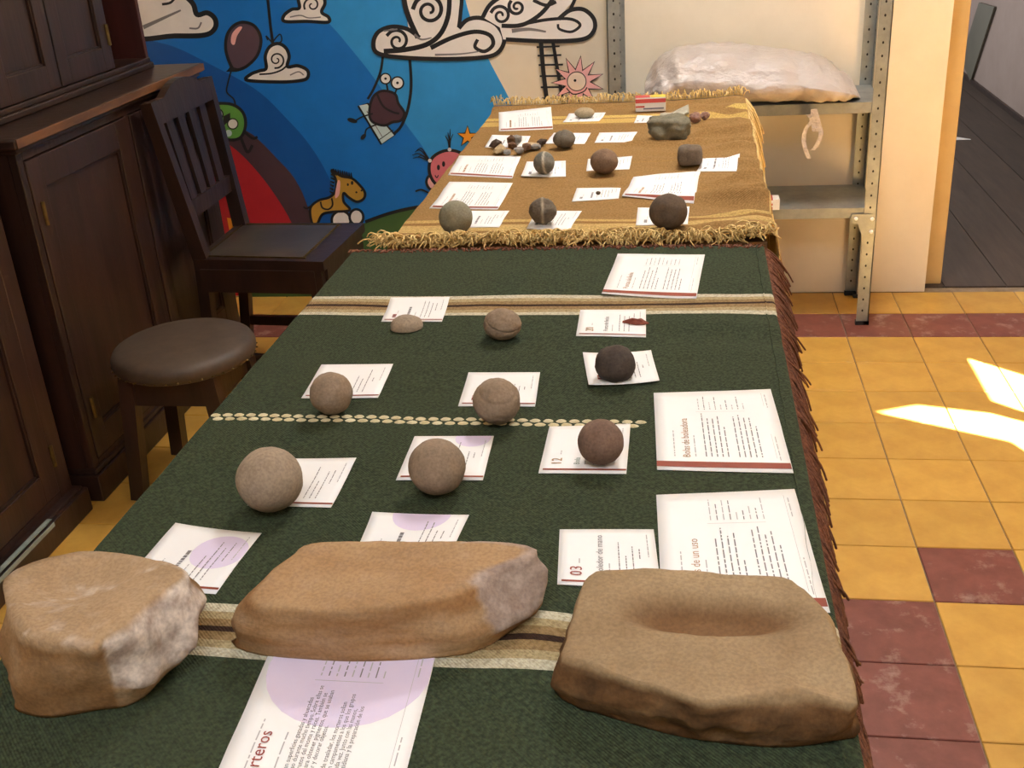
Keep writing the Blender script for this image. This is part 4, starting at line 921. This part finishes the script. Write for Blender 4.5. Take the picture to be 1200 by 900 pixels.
p = bp(762, 130, 2, ZT+.004); bx_ = small_box('little_carton', 'little red, white and yellow carton at the back of the brown cloth', (p.x, p.y+.02, hb(p.x, p.y)+.003), (.082, .035, .038), .06, (m_cwhite, m_cred))
MB().box((0, -.0172, .038), (.041, .0172, .0385)).build('printed_panel', m_cyel, bx_)
MB().box((-.041, -.0172, .038), (-.001, .0172, .0385)).build('printed_panel', m_cred, bx_)
MB().box((-.02, -.0182, .006), (.036, -.0175, .010)).build('printed_line', m_cgrey, bx_)
# --- the three grinding stones: rings from the table up, corners taken where they touch cloth or each other
def ring_stone(name, label, rings, dish, m, seed, nsub=7, N=96, amp=.0016, topsub=9, facet=None, smooth=2, cat='stone', tint=None):
    c = Vector((0, 0)); T = rings[-1]
    for p in T: c += Vector((p[0], p[1]))
    c /= len(T)
    def resample(R):
        P = crom([Vector(p) for p in R], 8); A = sorted([(math.atan2(p.y-c.y, p.x-c.x), p) for p in P], key=lambda t: t[0]); out = []
        for i in range(N):
            a = -math.pi+2*math.pi*i/N; k = 0
            while k < len(A) and A[k][0] < a: k += 1
            a1, p1 = A[k % len(A)]; a0, p0 = A[k-1]
            if a1 < a: a1 += 2*math.pi
            if a0 > a: a0 -= 2*math.pi
            t = 0 if a1-a0 < 1e-9 else (a-a0)/(a1-a0); out.append(p0.lerp(p1, min(max(t, 0), 1)))
        return out
    RR = [resample(R) for R in rings]; rows = []
    for i in range(len(RR)-1):
        for k in range(nsub): rows.append([RR[i][j].lerp(RR[i+1][j], k/nsub) for j in range(N)])
    rows.append(RR[-1]); ntop = len(rows)-1
    zc = sum(p.z for p in RR[-1])/N; cen = Vector((c.x, c.y, zc))
    for k in range(1, topsub):
        t = k/topsub; rows.append([RR[-1][j].lerp(cen, t) for j in range(N)])
    idx = len(rows)
    grid = [[p.copy() for p in r] for r in rows]
    for _ in range(smooth):
        g2 = [[p.copy() for p in r] for r in grid]
        for i in range(1, idx-1):
            for j in range(N): g2[i][j] = grid[i][j]*.4+(grid[i-1][j]+grid[i+1][j]+grid[i][j-1]+grid[i][(j+1) % N])*.15
        grid = g2
    vs = []; msk = []
    for i in range(idx):
        for j in range(N):
            p = grid[i][j]; q = p.copy()
            if i >= ntop-2: q.z -= dish(p)
            d = (p-cen); d.z *= .6; d.normalize()
            nn = amp*(fbm(p*34+Vector((seed, 0, 0)), 5)*1.4+fbm(p*12+Vector((0, seed, 0)), 3)*1.6)*(.45 if i > ntop+1 else (2.3 if facet and facet(p, i, ntop) > .5 else 1))
            if i > 0: q += d*nn if i <= ntop else Vector((0, 0, nn))
            q.z = max(q.z, hg(p.x, p.y)+.001)
            vs.append(q); msk.append(facet(p, i, ntop) if facet else 0)
    q = cen.copy(); q.z -= dish(cen); vs.append(q); msk.append(0)
    fs = [(i*N+j, i*N+(j+1) % N, (i+1)*N+(j+1) % N, (i+1)*N+j) for i in range(idx-1) for j in range(N)]
    fs += [((idx-1)*N+j, (idx-1)*N+(j+1) % N, idx*N) for j in range(N)]; fs.append(tuple(range(N-1, -1, -1)))
    mb = MB(); mb.add(vs, fs); o = mb.build(name, m, None, True, org=(c.x, c.y, ZT))
    at = o.data.attributes.new('mask', 'FLOAT', 'POINT'); at.data.foreach_set('value', msk)
    if tint:
        tc_ = o.data.attributes.new('tint', 'FLOAT_COLOR', 'POINT'); flat = []
        for k, v in enumerate(vs):
            t_ = tint(Vector(v), min(k//N, idx), ntop); flat += [t_[0], t_[1], t_[2], 1]
        tc_.data.foreach_set('color', flat)
    tag(o, label, cat); return o
def mixt(a, b, t): t = min(max(t, 0), 1); return tuple(x+(y-x)*t for x, y in zip(a, b))
X = lambda u, v, z: tuple(bp(u, v, 2, z))
# broken block stone at the left
Lb = [X(17, 828, ZT), X(32, 838, ZT), X(58, 842, ZT), X(90, 838, ZT), X(116, 833, ZT), X(150, 828, ZT), X(176, 812, ZT), X(192, 788, ZT), (-.953, -2.795, ZT), (-.965, -2.775, ZT), (-1.0, -2.765, ZT), (-1.04, -2.775, ZT), (-1.06, -2.81, ZT), (-1.062, -2.85, ZT)]
Lm = [X(8, 785, .815), X(22, 800, .815), X(60, 806, .815), X(110, 800, .818), X(150, 800, .812), X(182, 792, .806), X(205, 776, .805), X(228, 762, .808), X(236, 742, .818), X(238, 718, .830), (-.93, -2.775, .83), (-.965, -2.752, .83), (-1.0, -2.742, .83), (-1.045, -2.75, .83), (-1.078, -2.785, .83), X(0, 745, .83)]
Lt = [X(10, 703, .862), X(28, 735, .862), X(42, 746, .862), X(62, 752, .862), X(87, 756, .862), X(106, 763, .860), X(120, 748, .862), X(156, 720, .864), X(186, 694, .864), X(214, 671, .862), X(202, 660, .862), X(173, 650, .862), X(145, 642, .862), X(107, 638, .862), X(69, 644, .862), X(32, 656, .862), X(2, 676, .862)]
def dishL(p): return .017*math.exp(-(((p.x+1.03)/.045)**2+((p.y+2.80)/.04)**2))
mL = smat('tan sandstone', (152, 126, 96), (178, 150, 118), 12, 'mask', ((160, 144, 134), (210, 198, 186)), tint=True)
def facL(p, i, nt):
    d = Vector((p.x+1.0, p.y+2.82)); a = math.degrees(math.atan2(d.y, d.x)); return 1.0 if -62 < a < 25 and 5 < i < nt-0 else (0.35 if i >= nt and fbm(p*20, 3) > .35 else 0)
ring_stone('block_grinding_stone', 'thick broken tan grinding stone with a pale rough broken side', [Lb, Lm, Lt], dishL, mL, 1, facet=facL, amp=.0018, smooth=1,
    tint=lambda p, i, nt: mixt((1, 1, 1), (.66, .54, .40), (.95+.5*fbm(p*26, 3))*(1 if i < nt-1 else 0)*(0 if facL(p, max(i, 6), nt) > .5 else 1)))
# oblong stone
Mb = [X(609, 738, ZT), X(578, 758, ZT), X(547, 768, ZT), X(489, 775, ZT), X(404, 776, ZT), X(318, 770, ZT), X(286, 763, ZT), X(272, 750, ZT), (-.872, -2.765, ZT), (-.86, -2.735, ZT), (-.80, -2.705, ZT), (-.72, -2.695, ZT), (-.66, -2.70, ZT), (-.635, -2.72, ZT)]
Mm = [X(648, 664, .828), X(648, 682, .816), X(633, 710, .80), X(600, 728, .803), X(560, 745, .803), X(540, 748, .805), X(489, 748, .806), X(404, 750, .806), X(318, 748, .806), X(278, 742, .803), X(266, 734, .805), X(272, 717, .815), X(300, 686, .826), (-.845, -2.725, .82), (-.80, -2.705, .825), (-.72, -2.695, .825), (-.665, -2.70, .825)]
Mt = [X(634, 645, .842), X(618, 650, .844), X(590, 660, .843), X(562, 672, .842), X(550, 684, .840), X(510, 700, .838), X(455, 711, .838), X(387, 715, .838), X(330, 712, .836), X(296, 706, .832), X(288, 700, .834), X(318, 668, .842), X(342, 645, .846), X(366, 633, .846), X(428, 632, .846), X(544, 632, .846), X(606, 633, .844)]
def dishM(p): return .004*math.exp(-(((p.x+.78)/.07)**2+((p.y+2.745)/.03)**2))
mM = smat('ochre brown sandstone', (152, 120, 86), (182, 152, 116), 10, 'mask', ((150, 132, 122), (176, 158, 146)), tint=True, stretch=(.4, 1, 1.6))
def facM(p, i, nt): 
    return 1.0 if 5 < i < nt+1 and p.x > -.672+(p.y+2.78)*-.9 - .0 and p.x > -.70 else 0
ring_stone('oblong_grinding_stone', 'long rounded ochre brown grinding stone lying on a text page', [Mb, Mm, Mt], dishM, mM, 2, facet=facM, amp=.0017, smooth=2,
    tint=lambda p, i, nt: mixt((1, 1, 1), (.74, .60, .46), (.5+fbm(Vector((p.x*8, p.y*24, p.z*60)), 3))*(1 if i < nt else .35)*(0 if facM(p, i, nt) > .5 else 1)))
# hollowed slab at the right
Rb = [X(656, 815, ZT), X(681, 831, ZT), X(732, 848, ZT), X(801, 865, ZT), X(886, 875, ZT), X(937, 875, ZT), X(961, 870, ZT), X(989, 867, ZT), X(1008, 858, ZT), (-.372, -2.82, ZT), (-.385, -2.77, ZT), (-.42, -2.725, ZT), (-.50, -2.71, ZT), (-.57, -2.715, ZT), (-.60, -2.75, ZT), (-.608, -2.80, ZT)]
Rm = [X(648, 800, .80), X(672, 812, .80), X(720, 828, .80), X(801, 846, .803), X(886, 853, .803), X(945, 852, .803), X(992, 853, .80), X(1012, 846, .802), X(1010, 825, .815), (-.375, -2.80, .81), (-.385, -2.755, .815), (-.42, -2.715, .815), (-.50, -2.705, .815), (-.57, -2.71, .815), X(680, 694, .825), X(670, 724, .823), X(657, 768, .815)]
Rt = [X(660, 772, .826), X(676, 772, .829), X(700, 780, .829), X(732, 795, .829), X(770, 804, .829), X(811, 818, .829), X(838, 823, .829), X(886, 814, .829), X(940, 806, .83), X(965, 811, .829), X(988, 828, .826), X(1005, 830, .822), X(997, 788, .828), X(978, 743, .832), X(958, 709, .835), X(937, 687, .835), X(915, 675, .836), X(835, 670, .836), X(773, 666, .836), X(719, 667, .836), X(694, 671, .836), X(682, 689, .835), X(672, 723, .832)]
def dishR(p):
    q = bp(832, 722, 2, .83); return .018*math.exp(-(((p.x-q.x)/.066)**2+((p.y-q.y)/.021)**2)**1.8)
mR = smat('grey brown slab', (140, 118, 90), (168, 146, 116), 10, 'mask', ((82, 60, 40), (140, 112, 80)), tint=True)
def facR(p, i, nt):
    if i > nt: return 0
    return .75 if i < nt-2 and p.y < -2.8 else 0
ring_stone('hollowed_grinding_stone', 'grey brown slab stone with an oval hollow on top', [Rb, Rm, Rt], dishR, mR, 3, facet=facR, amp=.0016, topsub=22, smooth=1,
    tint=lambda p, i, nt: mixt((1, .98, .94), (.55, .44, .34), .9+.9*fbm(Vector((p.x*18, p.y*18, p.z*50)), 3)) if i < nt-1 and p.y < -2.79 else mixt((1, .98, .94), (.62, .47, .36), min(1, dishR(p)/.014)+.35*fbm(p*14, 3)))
# ------------------------------------------------------------------ hall details
q0, q1 = bp(1137, 97, 2, 0), bp(1165, 8, 0, 1.29)
BQ = [bp(u, v, 0, 1.283) for u, v in ((1137, 95), (1126, 70), (1147, 3), (1165, 8))]; BQ[0].z = max(BQ[0].z, .004)
mb = MB(); mb.hexa([tuple(p) for p in BQ], [tuple(p+Vector((.012, 0, 0))) for p in BQ])
m_board = mat('grey green board', (86, 82, 70), (98, 94, 80), 4, .6)
tag(mb.build('leaning_board', m_board), 'narrow grey board leaning against the mauve wall beyond the doorway', 'board')
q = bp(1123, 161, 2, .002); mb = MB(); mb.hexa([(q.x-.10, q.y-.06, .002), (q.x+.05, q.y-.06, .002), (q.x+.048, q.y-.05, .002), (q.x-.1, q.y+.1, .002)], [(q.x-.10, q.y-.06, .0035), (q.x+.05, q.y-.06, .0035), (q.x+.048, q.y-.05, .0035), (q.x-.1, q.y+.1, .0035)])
tag(mb.build('sun_spot_patch', m_paper), 'white patch standing for a sunlit spot on the dark floorboards beyond the doorway', 'paper')  # thin white sheet stands in for a spot of sunlight on the boards
# ------------------------------------------------------------------ ceiling lamp over the rear table, and an added fill panel
def em(name, st):
    m = bpy.data.materials.new(name); m.use_nodes = True; b = m.node_tree.nodes['Principled BSDF']; b.inputs['Emission Color'].default_value = (1, .95, .88, 1); b.inputs['Emission Strength'].default_value = st; return m
m_em = em('lamp or fill diffuser', 2)
def lamp(label, x, y, sx, sy, W, col):
    t = empty('lamp_or_fill_panel', (x, y, 2.74)); tag(t, label, 'lamp')
    MB().box((-sx/2-.02, -sy/2-.02, .012), (sx/2+.02, sy/2+.02, .06), .004).build('housing', m_ceil, t); MB().box((-sx/2, -sy/2, 0), (sx/2, sy/2, .011)).build('diffuser', m_em, t)
    l = bpy.data.lights.new('lamp_or_fill_light', 'AREA'); l.shape = 'RECTANGLE'; l.size = sx; l.size_y = sy; l.energy = W; l.color = col
    o = bpy.data.objects.new('lamp_or_fill_light', l); link(o, t); o.location = (0, 0, -.01)
lamp('white ceiling lamp panel over the rear table', -.30, -.75, .5, .5, KEY_W, (1, .985, .97))
lamp('added fill light panel over the near end of the room', -.5, -3.9, 1.4, .8, FILL_W, (.82, .9, 1))  # unseen fill panel, added to brighten the near side
